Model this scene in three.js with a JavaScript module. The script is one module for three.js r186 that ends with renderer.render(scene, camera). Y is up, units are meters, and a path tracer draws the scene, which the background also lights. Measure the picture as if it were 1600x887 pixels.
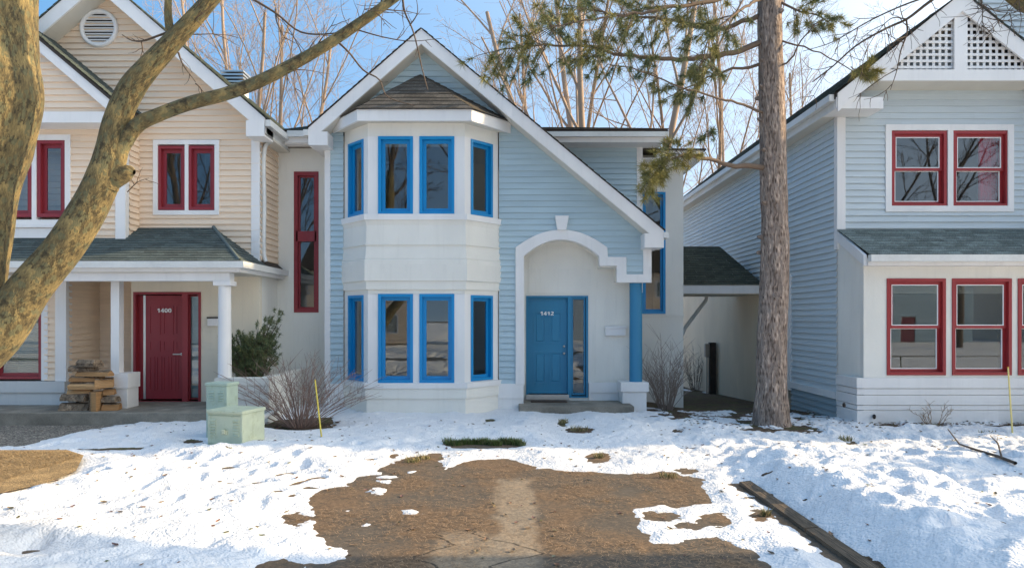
import * as THREE from 'three';
import { mergeGeometries } from 'three/addons/utils/BufferGeometryUtils.js';
import { RoundedBoxGeometry } from 'three/addons/geometries/RoundedBoxGeometry.js';
import { FontLoader } from 'three/addons/loaders/FontLoader.js';
import { TextGeometry } from 'three/addons/geometries/TextGeometry.js';

// ------------------------------------------------------------------ camera, sky, sun, exposure
const scene = new THREE.Scene();
const F = 1062, EYE = 2;                                        // focal length of the 1600 px wide photograph, eye height in metres
const camera = new THREE.PerspectiveCamera(2 * Math.atan(497 / F) * 180 / Math.PI, 1600 / 994, 0.1, 900);
camera.position.set(0, EYE, 0);
camera.lookAt(0, EYE, -10);
camera.setViewOffset(1600, 994, 0, 0, 1600, 887);               // level lens shifted upwards: verticals stay vertical
const SUN_EL = 21 * Math.PI / 180, SUN_AZ = 4.6 * Math.PI / 180;
const sunDir = new THREE.Vector3(Math.cos(SUN_EL) * Math.cos(SUN_AZ), Math.sin(SUN_EL), -Math.cos(SUN_EL) * Math.sin(SUN_AZ));
const EXPOSURE = 2.7;
{
  const W = 1024, Hh = 512, data = new Float32Array(W * Hh * 4), d = new THREE.Vector3();
  for (let j = 0; j < Hh; j++) for (let i = 0; i < W; i++) {
    const el = ((j + 0.5) / Hh - 0.5) * Math.PI, az = ((i + 0.5) / W - 0.5) * 2 * Math.PI;
    d.set(Math.cos(el) * Math.cos(az), Math.sin(el), Math.cos(el) * Math.sin(az));
    const e = Math.max(0, Math.sin(el)), ang = Math.acos(Math.min(1, d.dot(sunDir))) * 180 / Math.PI;
    const g = Math.exp(-ang / 26) * 4.6 + 2.0 * Math.exp(-ang / 12), hz = Math.exp(-e * 5), o = (j * W + i) * 4, v = 1.46 / EXPOSURE;
    data[o] = v * (0.03 + 0.27 * hz + g * 1.0);
    data[o + 1] = v * (0.23 + 0.25 * hz + g * 0.90);
    data[o + 2] = v * (0.53 + 0.14 * hz + g * 0.72);
    data[o + 3] = 1;
  }
  const sky = new THREE.DataTexture(data, W, Hh, THREE.RGBAFormat, THREE.FloatType);
  sky.mapping = THREE.EquirectangularReflectionMapping; sky.magFilter = sky.minFilter = THREE.LinearFilter; sky.wrapS = THREE.RepeatWrapping; sky.needsUpdate = true;
  scene.background = sky; scene.environment = sky;
}
const sun = new THREE.DirectionalLight(new THREE.Color(1.0, 0.75, 0.43), 2.9);
sun.position.copy(sunDir).multiplyScalar(80); sun.castShadow = true; sun.shadow.radius = 1.3;
sun.shadow.mapSize.set(4096, 4096);
Object.assign(sun.shadow.camera, { left: -40, right: 40, top: 40, bottom: -40, near: 1, far: 200 });
scene.add(sun, sun.target);
const renderer = new THREE.WebGLRenderer({ antialias: true });
renderer.setSize(1024, 567); renderer.toneMapping = THREE.LinearToneMapping; renderer.toneMappingExposure = EXPOSURE;
renderer.shadowMap.enabled = true; renderer.shadowMap.type = THREE.PCFSoftShadowMap;

// ------------------------------------------------------------------ helpers
const V3 = (x, y, z) => new THREE.Vector3(x, y, z);
const X = (px, D) => (px - 800) * D / F, Y = (py, D) => EYE - (py - 497) * D / F;   // survey of the photograph: pixel at a known depth to metres
const P = (px, py, D) => V3(X(px, D), Y(py, D), -D);
const G = (px, py) => { const D = EYE * F / (py - 497); return [X(px, D), -D]; };
function rngOf(seed) { let a = seed >>> 0; return () => { a = (a + 0x6D2B79F5) | 0; let t = Math.imul(a ^ (a >>> 15), 1 | a); t = (t + Math.imul(t ^ (t >>> 7), 61 | t)) ^ t; return ((t ^ (t >>> 14)) >>> 0) / 4294967296; }; }
const lerp = (a, b, t) => a + (b - a) * t, clamp = (v, a = 0, b = 1) => Math.min(b, Math.max(a, v));
const sst = (a, b, v) => { const t = clamp((v - a) / (b - a)); return t * t * (3 - 2 * t); };
function hash(x, y, s = 0) { let h = Math.imul(x | 0, 374761393) ^ Math.imul(y | 0, 668265263) ^ Math.imul(s | 0, 1274126177); h = Math.imul(h ^ (h >>> 13), 1274126177); return ((h ^ (h >>> 16)) >>> 0) / 4294967296; }
function vn(x, y, s = 0, per = 0) {                                // value noise, optionally tileable
  const xi = Math.floor(x), yi = Math.floor(y), fx = x - xi, fy = y - yi, u = fx * fx * (3 - 2 * fx), v = fy * fy * (3 - 2 * fy);
  const w = (n) => per ? ((n % per) + per) % per : n;
  return lerp(lerp(hash(w(xi), w(yi), s), hash(w(xi + 1), w(yi), s), u), lerp(hash(w(xi), w(yi + 1), s), hash(w(xi + 1), w(yi + 1), s), u), v);
}
function fbm(x, y, oct = 4, s = 0, per = 0) { let a = 0.5, t = 0, n = 0; for (let i = 0; i < oct; i++) { t += a * vn(x, y, s + i * 17, per); n += a; a *= 0.5; x *= 2; y *= 2; per *= 2; } return t / n; }

const counts = {};
const numbered = (n) => { const c = counts[n] = (counts[n] ?? -1) + 1; return c ? n + '_' + String(c).padStart(3, '0') : n; };
function tag(o, label, category, group, kind) { if (label) o.userData.label = label; if (category) o.userData.category = category; if (group) o.userData.group = group; if (kind) o.userData.kind = kind; return o; }
const baseOf = new WeakMap();
function thing(name, label, category, base = [0, 0, 0], group) {
  const o = new THREE.Group(); o.name = numbered(name); o.position.set(...base); scene.add(o); baseOf.set(o, o.position);
  return tag(o, label, category, group);
}
function part(name, parent) { const o = new THREE.Group(); o.name = name; parent.add(o); baseOf.set(o, baseOf.get(parent)); return o; }
function boxUV(g) {                                                 // uv in metres, chosen by the way each face points
  if (g.index) g = g.toNonIndexed();
  const p = g.attributes.position, n = g.attributes.normal, uv = new Float32Array(p.count * 2);
  for (let i = 0; i < p.count; i++) {
    const ax = Math.abs(n.getX(i)), ay = Math.abs(n.getY(i)), az = Math.abs(n.getZ(i));
    if (ax > ay && ax > az) { uv[2 * i] = p.getZ(i); uv[2 * i + 1] = p.getY(i); } else if (ay > az) { uv[2 * i] = p.getX(i); uv[2 * i + 1] = p.getZ(i); } else { uv[2 * i] = p.getX(i); uv[2 * i + 1] = p.getY(i); }
  }
  g.setAttribute('uv', new THREE.BufferAttribute(uv, 2));
  for (const k of Object.keys(g.attributes)) if (!['position', 'normal', 'uv', 'color'].includes(k)) g.deleteAttribute(k);
  return g;
}
function obj(name, geos, mat, parent = scene, frame) {
  const list = (Array.isArray(geos) ? geos : [geos]).map((g) => g.userData.keepUV ? (g.index ? g.toNonIndexed() : g) : boxUV(g));
  const g = list.length > 1 ? mergeGeometries(list) : list[0];
  if (frame) g.applyMatrix4(frame);
  const b = baseOf.get(parent); if (b) g.translate(-b.x, -b.y, -b.z);
  const m = new THREE.Mesh(g, mat); m.name = parent === scene ? numbered(name) : name; m.castShadow = m.receiveShadow = true;
  parent.add(m); if (b) baseOf.set(m, b); return m;
}
const bx = (x0, x1, y0, y1, z0, z1) => { const g = new THREE.BoxGeometry(Math.abs(x1 - x0), Math.abs(y1 - y0), Math.abs(z1 - z0)); g.translate((x0 + x1) / 2, (y0 + y1) / 2, (z0 + z1) / 2); return g; };
const rbx = (x0, x1, y0, y1, z0, z1, r = 0.012, s = 2) => { const g = new RoundedBoxGeometry(Math.abs(x1 - x0), Math.abs(y1 - y0), Math.abs(z1 - z0), s, r); g.translate((x0 + x1) / 2, (y0 + y1) / 2, (z0 + z1) / 2); return g; };
const frameAt = (x, z, deg) => new THREE.Matrix4().makeTranslation(x, 0, z).multiply(new THREE.Matrix4().makeRotationY(deg * Math.PI / 180));
function ringBoxes(x0, x1, y0, y1, z0, z1, w, wb = w) { return [bx(x0, x0 + w, y0, y1, z0, z1), bx(x1 - w, x1, y0, y1, z0, z1), bx(x0 + w, x1 - w, y1 - w, y1, z0, z1), bx(x0 + w, x1 - w, y0, y0 + wb, z0, z1)]; }
function shapeOf(pts) { const s = new THREE.Shape(); pts.forEach(([x, y], i) => i ? s.lineTo(x, y) : s.moveTo(x, y)); s.closePath(); return s; }
function slab(pts, z0, z1, holes = []) {
  const s = shapeOf(pts); for (const [a, b, c, d] of holes) s.holes.push(new THREE.Path([new THREE.Vector2(a, c), new THREE.Vector2(b, c), new THREE.Vector2(b, d), new THREE.Vector2(a, d)]));
  const g = new THREE.ExtrudeGeometry(s, { depth: z1 - z0, bevelEnabled: false, curveSegments: 16 }); g.translate(0, 0, z0); return g;
}
function polyGeo(quads) {                                           // quads/triangles given as corner lists in world space, flat shaded
  const pos = []; for (const q of quads) for (let i = 1; i + 1 < q.length; i++) pos.push(...q[0], ...q[i], ...q[i + 1]);
  const g = new THREE.BufferGeometry(); g.setAttribute('position', new THREE.Float32BufferAttribute(pos, 3)); g.setAttribute('uv', new THREE.Float32BufferAttribute(new Float32Array(pos.length / 3 * 2), 2)); g.computeVertexNormals(); return g;
}
function prism(bottom, top) {                                       // closed solid between two corner rings
  const n = bottom.length, q = [[...bottom].reverse(), top];
  for (let i = 0; i < n; i++) { const j = (i + 1) % n; q.push([bottom[i], bottom[j], top[j], top[i]]); }
  return polyGeo(q);
}
class Tubes {                                                       // tapered tubes gathered into one mesh
  constructor() { this.p = []; this.n = []; this.u = []; this.i = []; this.c = []; }
  tube(pts, rad, sides = 5, rough = 0, seed = 0, col) {
    const m = pts.length, base = this.p.length / 3; let nx = V3(0, 0, 0), t = V3(0, 0, 0), b = V3(0, 0, 0), len = 0;
    for (let k = 0; k < m; k++) {
      t.subVectors(pts[Math.min(m - 1, k + 1)], pts[Math.max(0, k - 1)]).normalize();
      if (!k) { nx.set(Math.abs(t.y) < 0.9 ? 0 : 1, Math.abs(t.y) < 0.9 ? 1 : 0, 0); }
      nx.addScaledVector(t, -nx.dot(t)).normalize(); b.crossVectors(t, nx);
      if (k) len += pts[k].distanceTo(pts[k - 1]);
      for (let s = 0; s <= sides; s++) {
        const a = s / sides * Math.PI * 2, ca = Math.cos(a), sa = Math.sin(a);
        let r = rad[k]; if (rough) { const ss = s % sides; r *= 1 + rough * (fbm(ss / sides * 7, len * 2.2 / Math.max(0.3, 1), 3, seed, 7) - 0.5) * 2; }
        const x = nx.x * ca + b.x * sa, y = nx.y * ca + b.y * sa, z = nx.z * ca + b.z * sa;
        this.p.push(pts[k].x + x * r, pts[k].y + y * r, pts[k].z + z * r); this.n.push(x, y, z); this.u.push(s / sides * Math.max(0.05, Math.round(rad[0] * 6.28 * 2) / 2), len);
        if (col) this.c.push(...col);
      }
    }
    for (let k = 0; k + 1 < m; k++) for (let s = 0; s < sides; s++) { const a = base + k * (sides + 1) + s, c = a + sides + 1; this.i.push(a, a + 1, c, a + 1, c + 1, c); }
    return this;
  }
  geo(smoothRough = false) {
    const g = new THREE.BufferGeometry(); g.setAttribute('position', new THREE.Float32BufferAttribute(this.p, 3)); g.setAttribute('normal', new THREE.Float32BufferAttribute(this.n, 3)); g.setAttribute('uv', new THREE.Float32BufferAttribute(this.u, 2));
    if (this.c.length) g.setAttribute('color', new THREE.Float32BufferAttribute(this.c, 3));
    g.setIndex(this.i); if (smoothRough) g.computeVertexNormals(); g.userData.keepUV = true; return g;
  }
}
function spline(pts, n) { return new THREE.CatmullRomCurve3(pts, false, 'centripetal').getPoints(n); }
function radii(list, n) { return Array.from({ length: n + 1 }, (_, k) => { const t = k / n * (list.length - 1), i = Math.min(list.length - 2, Math.floor(t)); return lerp(list[i], list[i + 1], t - i); }); }

// ------------------------------------------------------------------ materials
function tex(size, fn, metres, srgb = true, w = size) {
  const d = new Uint8Array(w * size * 4);
  for (let j = 0; j < size; j++) for (let i = 0; i < w; i++) { const c = fn(i / w, j / size), o = (j * w + i) * 4; d[o] = clamp(c[0]) * 255; d[o + 1] = clamp(c[1]) * 255; d[o + 2] = clamp(c[2]) * 255; d[o + 3] = 255; }
  const t = new THREE.DataTexture(d, w, size, THREE.RGBAFormat); t.wrapS = t.wrapT = THREE.RepeatWrapping; t.magFilter = THREE.LinearFilter; t.minFilter = THREE.LinearMipmapLinearFilter; t.generateMipmaps = true;
  if (srgb) t.colorSpace = THREE.SRGBColorSpace;
  if (Array.isArray(metres)) t.repeat.set(1 / metres[0], 1 / metres[1]); else t.repeat.set(1 / metres, 1 / metres);
  t.needsUpdate = true; return t;
}
const grey = (v) => [v, v, v];
const mottle = tex(256, (u, v) => { const a = fbm(u * 6, v * 6, 5, 3, 6), b = vn(u * 90, v * 90, 8, 90); return grey(0.90 + 0.10 * a + 0.03 * (b - 0.5)); }, 2.3);
const weather = tex(512, (u, v) => { const a = fbm(u * 5, v * 3, 5, 21, 0), s = fbm(u * 60, v * 4, 3, 33, 0), k = 0.925 + 0.075 * a - 0.035 * Math.max(0, s - 0.6) * 2; return [k, k * 0.995, k * 0.98]; }, 3.1);
const grainTex = tex(256, (u, v) => { const g = fbm(u * 4, v * 70, 4, 5, 0), b = fbm(u * 3, v * 2, 3, 9, 0); const k = 0.92 + 0.06 * g + 0.05 * (b - 0.5); return grey(k); }, [1.7, 0.9]);
const grainBump = tex(256, (u, v) => grey(fbm(u * 5, v * 90, 4, 6, 0)), [1.3, 0.9], false);
const stuccoBump = tex(256, (u, v) => grey(0.6 * fbm(u * 40, v * 40, 3, 11, 40) + 0.4 * vn(u * 110, v * 110, 4, 110)), 0.8, false);
const fineBump = tex(128, (u, v) => grey(fbm(u * 20, v * 20, 3, 12, 20)), 0.5, false);
const granule = tex(256, (u, v) => { const a = vn(u * 128, v * 128, 2, 128), b = fbm(u * 8, v * 8, 3, 7, 8); return grey(0.68 + 0.3 * a * a + 0.18 * (b - 0.5)); }, 0.9);
const M = (o) => new THREE.MeshStandardMaterial({ roughness: 0.7, ...o });
const paint = (hex, o = {}) => M({ color: hex, map: weather, roughness: 0.55, bumpMap: fineBump, bumpScale: 0.0006, ...o });
const mats = {
  trim: paint('#f1f0f1'),
  stucco: M({ color: '#f2f0ea', map: weather, bumpMap: stuccoBump, bumpScale: 0.003, roughness: 0.9 }),
  cream: M({ color: '#f0e7d5', map: weather, bumpMap: stuccoBump, bumpScale: 0.003, roughness: 0.9 }),
  tan: M({ color: '#efe2cd', map: weather, bumpMap: stuccoBump, bumpScale: 0.003, roughness: 0.9 }),
  blueTrim: paint('#008fd0', { roughness: 0.4 }),
  blueDoor: paint('#2682ad', { roughness: 0.42 }),
  red: paint('#922e38', { roughness: 0.42 }),
  redDoor: paint('#97303a', { roughness: 0.45 }),
  redBright: paint('#a03035', { roughness: 0.42 }),
  blueCol: paint('#3689b4', { roughness: 0.5 }),
  soffit: paint('#ddd9d0', { roughness: 0.7 }),
  gutter: M({ color: '#e4e4e0', roughness: 0.4, map: mottle }),
  concrete: M({ color: '#a39d92', map: tex(512, (u, v) => { const a = fbm(u * 6, v * 6, 5, 41, 6), b = vn(u * 200, v * 200, 42, 200), k = 0.62 + 0.4 * a + 0.12 * (b - 0.5); return [k, k * 0.99, k * 0.97]; }, 1.6), bumpMap: stuccoBump, bumpScale: 0.003, roughness: 0.95 }),
  room: M({ color: '#b9ab97', roughness: 0.95 }), roomDark: M({ color: '#a69a89', roughness: 0.95 }),
  curtainRed: M({ color: '#a8102c', roughness: 0.95 }), blind: M({ color: '#b9b08e', roughness: 0.9 }),
  metal: M({ color: '#c9c9c7', metalness: 0.9, roughness: 0.35 }), white: M({ color: '#f4f4f2', roughness: 0.5 }),
  dark: M({ color: '#3a332d', roughness: 0.85 }),
  glass: new THREE.MeshPhysicalMaterial({ color: '#f4fbff', roughness: 0.015, transmission: 1, thickness: 0, ior: 1.7, metalness: 0 }),
};
const sidingMat = (hex, k) => { const r = rngOf(k); return Array.from({ length: 4 }, () => { const c = new THREE.Color(hex); c.multiplyScalar(0.955 + 0.075 * r()); return M({ color: c, map: grainTex, bumpMap: grainBump, bumpScale: 0.0012, roughness: 0.62 }); }); };
const SID = { blue: sidingMat('#bdd2da', 1), yellow: sidingMat('#f7dfc4', 2), grey: sidingMat('#d2dce0', 3) };
const shingleMat = (hex) => M({ color: hex, map: granule, vertexColors: true, roughness: 0.95 });
const SH = { pale: shingleMat('#93a19e'), green: shingleMat('#64716f'), brown: shingleMat('#6e675e'), dark: shingleMat('#5f6355') };
const barkField = (u, v, n, seed) => { const w = fbm(u * 4, v * 4, 3, seed + 5, 4) - 0.5, a = fbm(u * n + w * 2.2, v * n + w, 5, seed, n), r = 1 - Math.abs(2 * fbm(u * n * 2 + w * 3, v * n, 4, seed + 3, n * 2) - 1); return clamp(a * 0.9 + (r - 0.72) * 1.1); };
function barkTex(c0, c1, n, m, seed, spot) {
  return tex(768, (u, v) => {
    const k = barkField(u, v, n, seed), b = fbm(u * 3, v * 3, 4, seed + 9, 3), g = hash(Math.floor(u * 768), Math.floor(v * 768), seed) - 0.5;
    let c = [0, 1, 2].map((i) => lerp(c0[i], c1[i], k) * (0.72 + 0.56 * b + 0.12 * g));
    if (spot) { const s = sst(0.55, 0.64, fbm(u * 10, v * 10, 5, seed + 30, 10)); c = c.map((x, i) => lerp(x, spot[i], s * 0.7)); }
    return c;
  }, m);
}
const barkBump = (n, m, seed) => tex(768, (u, v) => grey(barkField(u, v, n, seed)), m, false);
const smoothBark = (u, v) => { const w = fbm(u * 5, v * 5, 3, 65, 5) - 0.5; return clamp(0.62 * fbm(u * 7 + w, v * 7 + w, 6, 60, 7) + 0.38 * fbm(u * 40 + w * 6, v * 24, 3, 61, 0) ); };
mats.maple = M({ map: tex(768, (u, v) => { const k = clamp((smoothBark(u, v) - 0.3) * 2.2), b = fbm(u * 4, v * 4, 4, 69, 4), li = sst(0.54, 0.62, fbm(u * 9, v * 9, 5, 90, 9)), dk = sst(0.60, 0.68, fbm(u * 14, v * 14, 4, 92, 14)), c = [0, 1, 2].map((i) => lerp([0.30, 0.265, 0.18][i], [0.56, 0.49, 0.32][i], k) * (0.78 + 0.44 * b)); return c.map((x, i) => lerp(lerp(x, [0.36, 0.37, 0.28][i], li * 0.6), x * 0.55, dk * 0.7)); }, [0.5, 0.5]), bumpMap: tex(768, (u, v) => grey(smoothBark(u, v)), [0.5, 0.5], false), bumpScale: 0.012, roughness: 0.92 });
mats.pineBark = M({ map: barkTex([0.32, 0.26, 0.225], [0.86, 0.77, 0.70], 9, [0.5, 1.3], 80, [0.64, 0.58, 0.54]), bumpMap: barkBump(9, [0.5, 1.3], 80), bumpScale: 0.035, roughness: 0.95 });
mats.twig = M({ color: '#8a7561', roughness: 0.9 }); mats.twigPale = M({ color: '#a38d79', roughness: 0.9 }); mats.twigDark = M({ color: '#57493d', roughness: 0.9 });
mats.needles = M({ vertexColors: true, color: '#ffffff', roughness: 0.75 });
mats.snow = new THREE.MeshPhysicalMaterial({ color: new THREE.Color(0.79, 0.79, 0.795), roughness: 0.85, bumpMap: tex(256, (u, v) => grey(0.5 * fbm(u * 24, v * 24, 4, 91, 24) + 0.5 * fbm(u * 70, v * 70, 2, 92, 70)), 1.1, false), bumpScale: 0.02, map: tex(512, (u, v) => { const a = fbm(u * 8, v * 8, 5, 95, 8), b = vn(u * 190, v * 190, 96, 190), s = b > 0.972 ? 0.75 : 1; return [(0.95 + 0.05 * a) * s, (0.95 + 0.05 * a) * s, (0.955 + 0.045 * a) * s]; }, 2.7) });

// ------------------------------------------------------------------ builders for building parts
// siding: every course is a board of its own; u runs along the wall, holes are {y0, y1, l(y), r(y), breaks}
const rect = (x0, x1, y0, y1) => ({ y0, y1, l: () => x0, r: () => x1 });
function siding(parent, frame, { y0, y1, l, r, holes = [], pitch = 0.127, mat, seed = 1, name = 'siding_board', breaks = [] }) {
  const lf = typeof l === 'number' ? () => l : l, rf = typeof r === 'number' ? () => r : r, rnd = rngOf(seed);
  for (let c = 0, yb = y0; yb < y1 - 0.01; c++, yb += pitch) {
    const yt = Math.min(y1, yb + pitch), ys = new Set([yb, yt]);
    for (const h of holes) for (const y of [h.y0, h.y1, ...(h.breaks ?? [])]) if (y > yb + 1e-4 && y < yt - 1e-4) ys.add(y);
    for (const y of breaks) if (y > yb + 1e-4 && y < yt - 1e-4) ys.add(y);
    const list = [...ys].sort((a, b) => a - b), wob = (rnd() - 0.5) * 0.003;
    const off = (y) => 0.003 + (0.033 + wob) * (1 - (y - yb) / pitch), chunks = [];
    for (let k = 0; k + 1 < list.length; k++) {
      const a = list[k], b = list[k + 1], m = (a + b) / 2, e = 1e-5;
      let spans = [[lf(a + e), rf(a + e), lf(b - e), rf(b - e)]];
      for (const h of holes) if (m > h.y0 && m < h.y1) {
        const la = h.l(a + e), ra = h.r(a + e), lb = h.l(b - e), rb = h.r(b - e), next = [];
        for (const s of spans) {
          if ((ra <= s[0] && rb <= s[2]) || (la >= s[1] && lb >= s[3])) { next.push(s); continue; }
          if (la > s[0] || lb > s[2]) next.push([s[0], Math.max(s[0], la), s[2], Math.max(s[2], lb)]);
          if (ra < s[1] || rb < s[3]) next.push([Math.min(s[1], ra), s[1], Math.min(s[3], rb), s[3]]);
        }
        spans = next;
      }
      for (const [al, ar, bl, br] of spans) {
        let pos = null;
        if (ar - al < 0.004 && br - bl < 0.004) continue;
        const low = Math.min(al, ar), high = Math.max(al, ar), under = chunks.filter((q) => q.k === k - 1 && q.l < high - 0.002 && q.r > low + 0.002);
        if (under.length) { const q = under[0]; for (const o of under.slice(1)) { if (o.pos === q.pos) continue; const old = o.pos; q.pos.push(...old); for (const c of chunks) if (c.pos === old) c.pos = q.pos; } pos = q.pos; chunks.push({ k, l: Math.min(bl, br), r: Math.max(bl, br), pos }); } else { pos = []; chunks.push({ k, l: Math.min(bl, br), r: Math.max(bl, br), pos }); }
        const za = off(a), zb = off(b), A = [al, a, za], B = [Math.max(al, ar), a, za], C = [Math.max(bl, br), b, zb], Dd = [bl, b, zb];
        pos.push(A, B, C, A, C, Dd);
        if (k === 0) { const E = [A[0], a, -0.004], Fp = [B[0], a, -0.004]; pos.push(E, Fp, B, E, B, A); }
      }
    }
    const mt = mat[Math.floor(rnd() * mat.length)], du = rnd() * 5, dv = rnd() * 5;
    for (const pos of new Set(chunks.map((q) => q.pos))) {
      const g = new THREE.BufferGeometry(); g.setAttribute('position', new THREE.Float32BufferAttribute(pos.flat(), 3)); g.computeVertexNormals();
      const uv = new Float32Array(pos.length * 2); pos.forEach((p, i) => { uv[2 * i] = p[0] + du; uv[2 * i + 1] = p[1] + dv; });
      g.setAttribute('uv', new THREE.BufferAttribute(uv, 2)); g.userData.keepUV = true;
      obj(name, g, mt, parent, frame);
    }
  }
}
// window: frame ring with reveal, sash(es), panes; z = 0 is the wall face
function win(parent, frame, x0, x1, y0, y1, { mat, fw = 0.06, sw = 0.075, depth = 0.13, hung = false, proud = 0.02, rail, trans } = {}) {
  const w = obj('window', ringBoxes(x0, x1, y0, y1, -depth, proud, fw), mat, parent, frame);
  const a = x0 + fw, b = x1 - fw, c = y0 + fw, d = y1 - fw;
  const sash = (yl, yh, z, edge) => {
    obj('sash', ringBoxes(a, b, yl, yh, z - 0.035, z, sw), mat, w, frame);
    if (edge) obj('glazing_bead', ringBoxes(a + sw, b - sw, yl + sw, yh - sw, z - 0.02, z - 0.004, 0.016), mats.white, w, frame);
    obj('pane', bx(a + sw - 0.004, b - sw + 0.004, yl + sw - 0.004, yh - sw + 0.004, z - 0.019, z - 0.016), mats.glass, w, frame);
  };
  if (hung) { const m = (c + d) / 2; sash(m - 0.03, d, -0.035, true); sash(c, m + 0.03, -0.075, true); } else if (trans) { sash(trans + 0.04, d, -0.06); sash(c, trans - 0.04, -0.06); obj('transom_bar', bx(a, b, trans - 0.04, trans + 0.04, -depth, proud - 0.005), mat, w, frame); } else sash(c, d, -0.06);
  return w;
}
function casing(parent, frame, x0, x1, y0, y1, w = 0.09, z = 0.045, mull = [], mw = 0.07) {
  obj('window_casing', [...ringBoxes(x0, x1, y0, y1, -0.06, z, w), ...mull.map((m) => bx(m - mw / 2, m + mw / 2, y0 + w, y1 - w, -0.1, z - 0.008))], mats.trim, parent, frame);
}
function room(parent, x0, x1, y0, y1, z0, z1, mat = mats.room) {      // walls, floor and ceiling behind windows
  obj('interior', [bx(x0 - 0.1, x1 + 0.1, y0 - 0.1, y0, z0, z1), bx(x0 - 0.1, x1 + 0.1, y1, y1 + 0.1, z0, z1), bx(x0 - 0.1, x0, y0, y1, z0, z1), bx(x1, x1 + 0.1, y0, y1, z0, z1), bx(x0, x1, y0, y1, z0 - 0.1, z0)], mat, parent);
}
// shingle courses on a roof plane with corners eave-left, eave-right, top-right, top-left
function shingles(parent, e0, e1, t1, t0, mat, seed, row = 0.14, tab = 0.3) {
  const E0 = V3(...e0), E1 = V3(...e1), T1 = V3(...t1), T0 = V3(...t0), rnd = rngOf(seed);
  const nrm = new THREE.Vector3().crossVectors(V3(0, 0, 0).subVectors(E1, E0), V3(0, 0, 0).subVectors(T0, E0)); if (nrm.lengthSq() < 1e-6) nrm.crossVectors(V3(0, 0, 0).subVectors(E1, E0), V3(0, 0, 0).subVectors(T1, E0)); nrm.normalize(); if (nrm.y < 0) nrm.negate();
  const mid = (a, b) => a.clone().lerp(b, 0.5), H = mid(E0, E1).distanceTo(mid(T0, T1)), n = Math.max(1, Math.round(H / row)), pos = [], uv = [], col = [];
  for (let k = 0; k < n; k++) {
    const a0 = E0.clone().lerp(T0, k / n), a1 = E1.clone().lerp(T1, k / n), b0 = E0.clone().lerp(T0, (k + 1) / n), b1 = E1.clone().lerp(T1, (k + 1) / n);
    const L = a0.distanceTo(a1), m = Math.max(1, Math.round(L / tab)), sh = rnd();
    for (let i = 0; i < m; i++) {
      const s0 = clamp((i + (i ? sh * 0.8 - 0.4 : 0)) / m), s1 = clamp((i + 1 + (i < m - 1 ? sh * 0.8 - 0.4 : 0)) / m), lift = 0.012 + rnd() * 0.005, v = 0.72 + 0.5 * rnd(), drop = (rnd() - 0.5) * 0.012;
      const A = a0.clone().lerp(a1, s0).addScaledVector(nrm, lift), B = a0.clone().lerp(a1, s1).addScaledVector(nrm, lift), C = b0.clone().lerp(b1, s1).addScaledVector(nrm, 0.003), Dd = b0.clone().lerp(b1, s0).addScaledVector(nrm, 0.003);
      const dn = a0.clone().sub(b0).normalize().multiplyScalar(drop); A.add(dn); B.add(dn);
      const A2 = A.clone().addScaledVector(nrm, -lift - 0.002), B2 = B.clone().addScaledVector(nrm, -lift - 0.002);
      for (const q of [A, B, C, A, C, Dd, A2, B2, B, A2, B, A]) { pos.push(q.x, q.y, q.z); col.push(v, v, v * 0.99); uv.push(q.x + q.z * 0.7 + k * 0.37, q.y * 1.3 + q.z); }
    }
  }
  const g = new THREE.BufferGeometry(); g.setAttribute('position', new THREE.Float32BufferAttribute(pos, 3)); g.setAttribute('uv', new THREE.Float32BufferAttribute(uv, 2)); g.setAttribute('color', new THREE.Float32BufferAttribute(col, 3)); g.computeVertexNormals(); g.userData.keepUV = true;
  return tag(obj('shingles', g, mat, parent), null, null, null, 'stuff');
}
// sloping board whose face stands upright: from (xa, ya) to (xb, yb) top edge, hgt vertical height, between depths
function rakeBoard(xa, ya, xb, yb, hgt, z0, z1) { return slab(xa < xb ? [[xa, ya - hgt], [xb, yb - hgt], [xb, yb], [xa, ya]] : [[xb, yb - hgt], [xa, ya - hgt], [xa, ya], [xb, yb]], z0, z1); }
const font = await new FontLoader().loadAsync('fonts/droid/droid_sans_bold.typeface.json');
function lettering(parent, text, x, y, z, size, mat, name = 'house_number', k = 1.2) {
  const g = new TextGeometry(text, { font, size, depth: 0.008, curveSegments: 4 }); g.computeBoundingBox(); const b = g.boundingBox; g.translate(-(b.max.x + b.min.x) / 2, 0, 0); g.scale(k, 1, 1); g.translate(x, y, z); return obj(name, g, mat, parent);
}
// ------------------------------------------------------------------ ground
const stepX = 2.86;
function terrain(x, z) {                                            // the right-hand lawn is a little higher than the drive
  const D = -z; let t = 0.26 * sst(stepX - 0.06, stepX + 0.7, x) * sst(10.6, 8.2, D);
  t += 0.10 * sst(-3.2, -6.5, x) * sst(10.5, 8, D) * sst(2, 4.5, D);
  if (D > 13.5 && x > 3 && x < 9) t -= 0.05 * Math.min(D - 13.5, 13) * sst(3.2, 4.2, x);
  return t;
}
const poly = (list) => list.map(([a, b]) => G(a, b));
function sdPoly(pts, x, z) {                                        // positive inside
  let d = 1e9, inside = false;
  for (let i = 0, j = pts.length - 1; i < pts.length; j = i++) {
    const [ax, az] = pts[i], [bx_, bz] = pts[j], ex = bx_ - ax, ez = bz - az, t = clamp(((x - ax) * ex + (z - az) * ez) / (ex * ex + ez * ez)), qx = ax + ex * t - x, qz = az + ez * t - z;
    d = Math.min(d, qx * qx + qz * qz);
    if ((az > z) !== (bz > z) && x < (bx_ - ax) * (z - az) / (bz - az) + ax) inside = !inside;
  }
  return (inside ? 1 : -1) * Math.sqrt(d);
}
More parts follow.
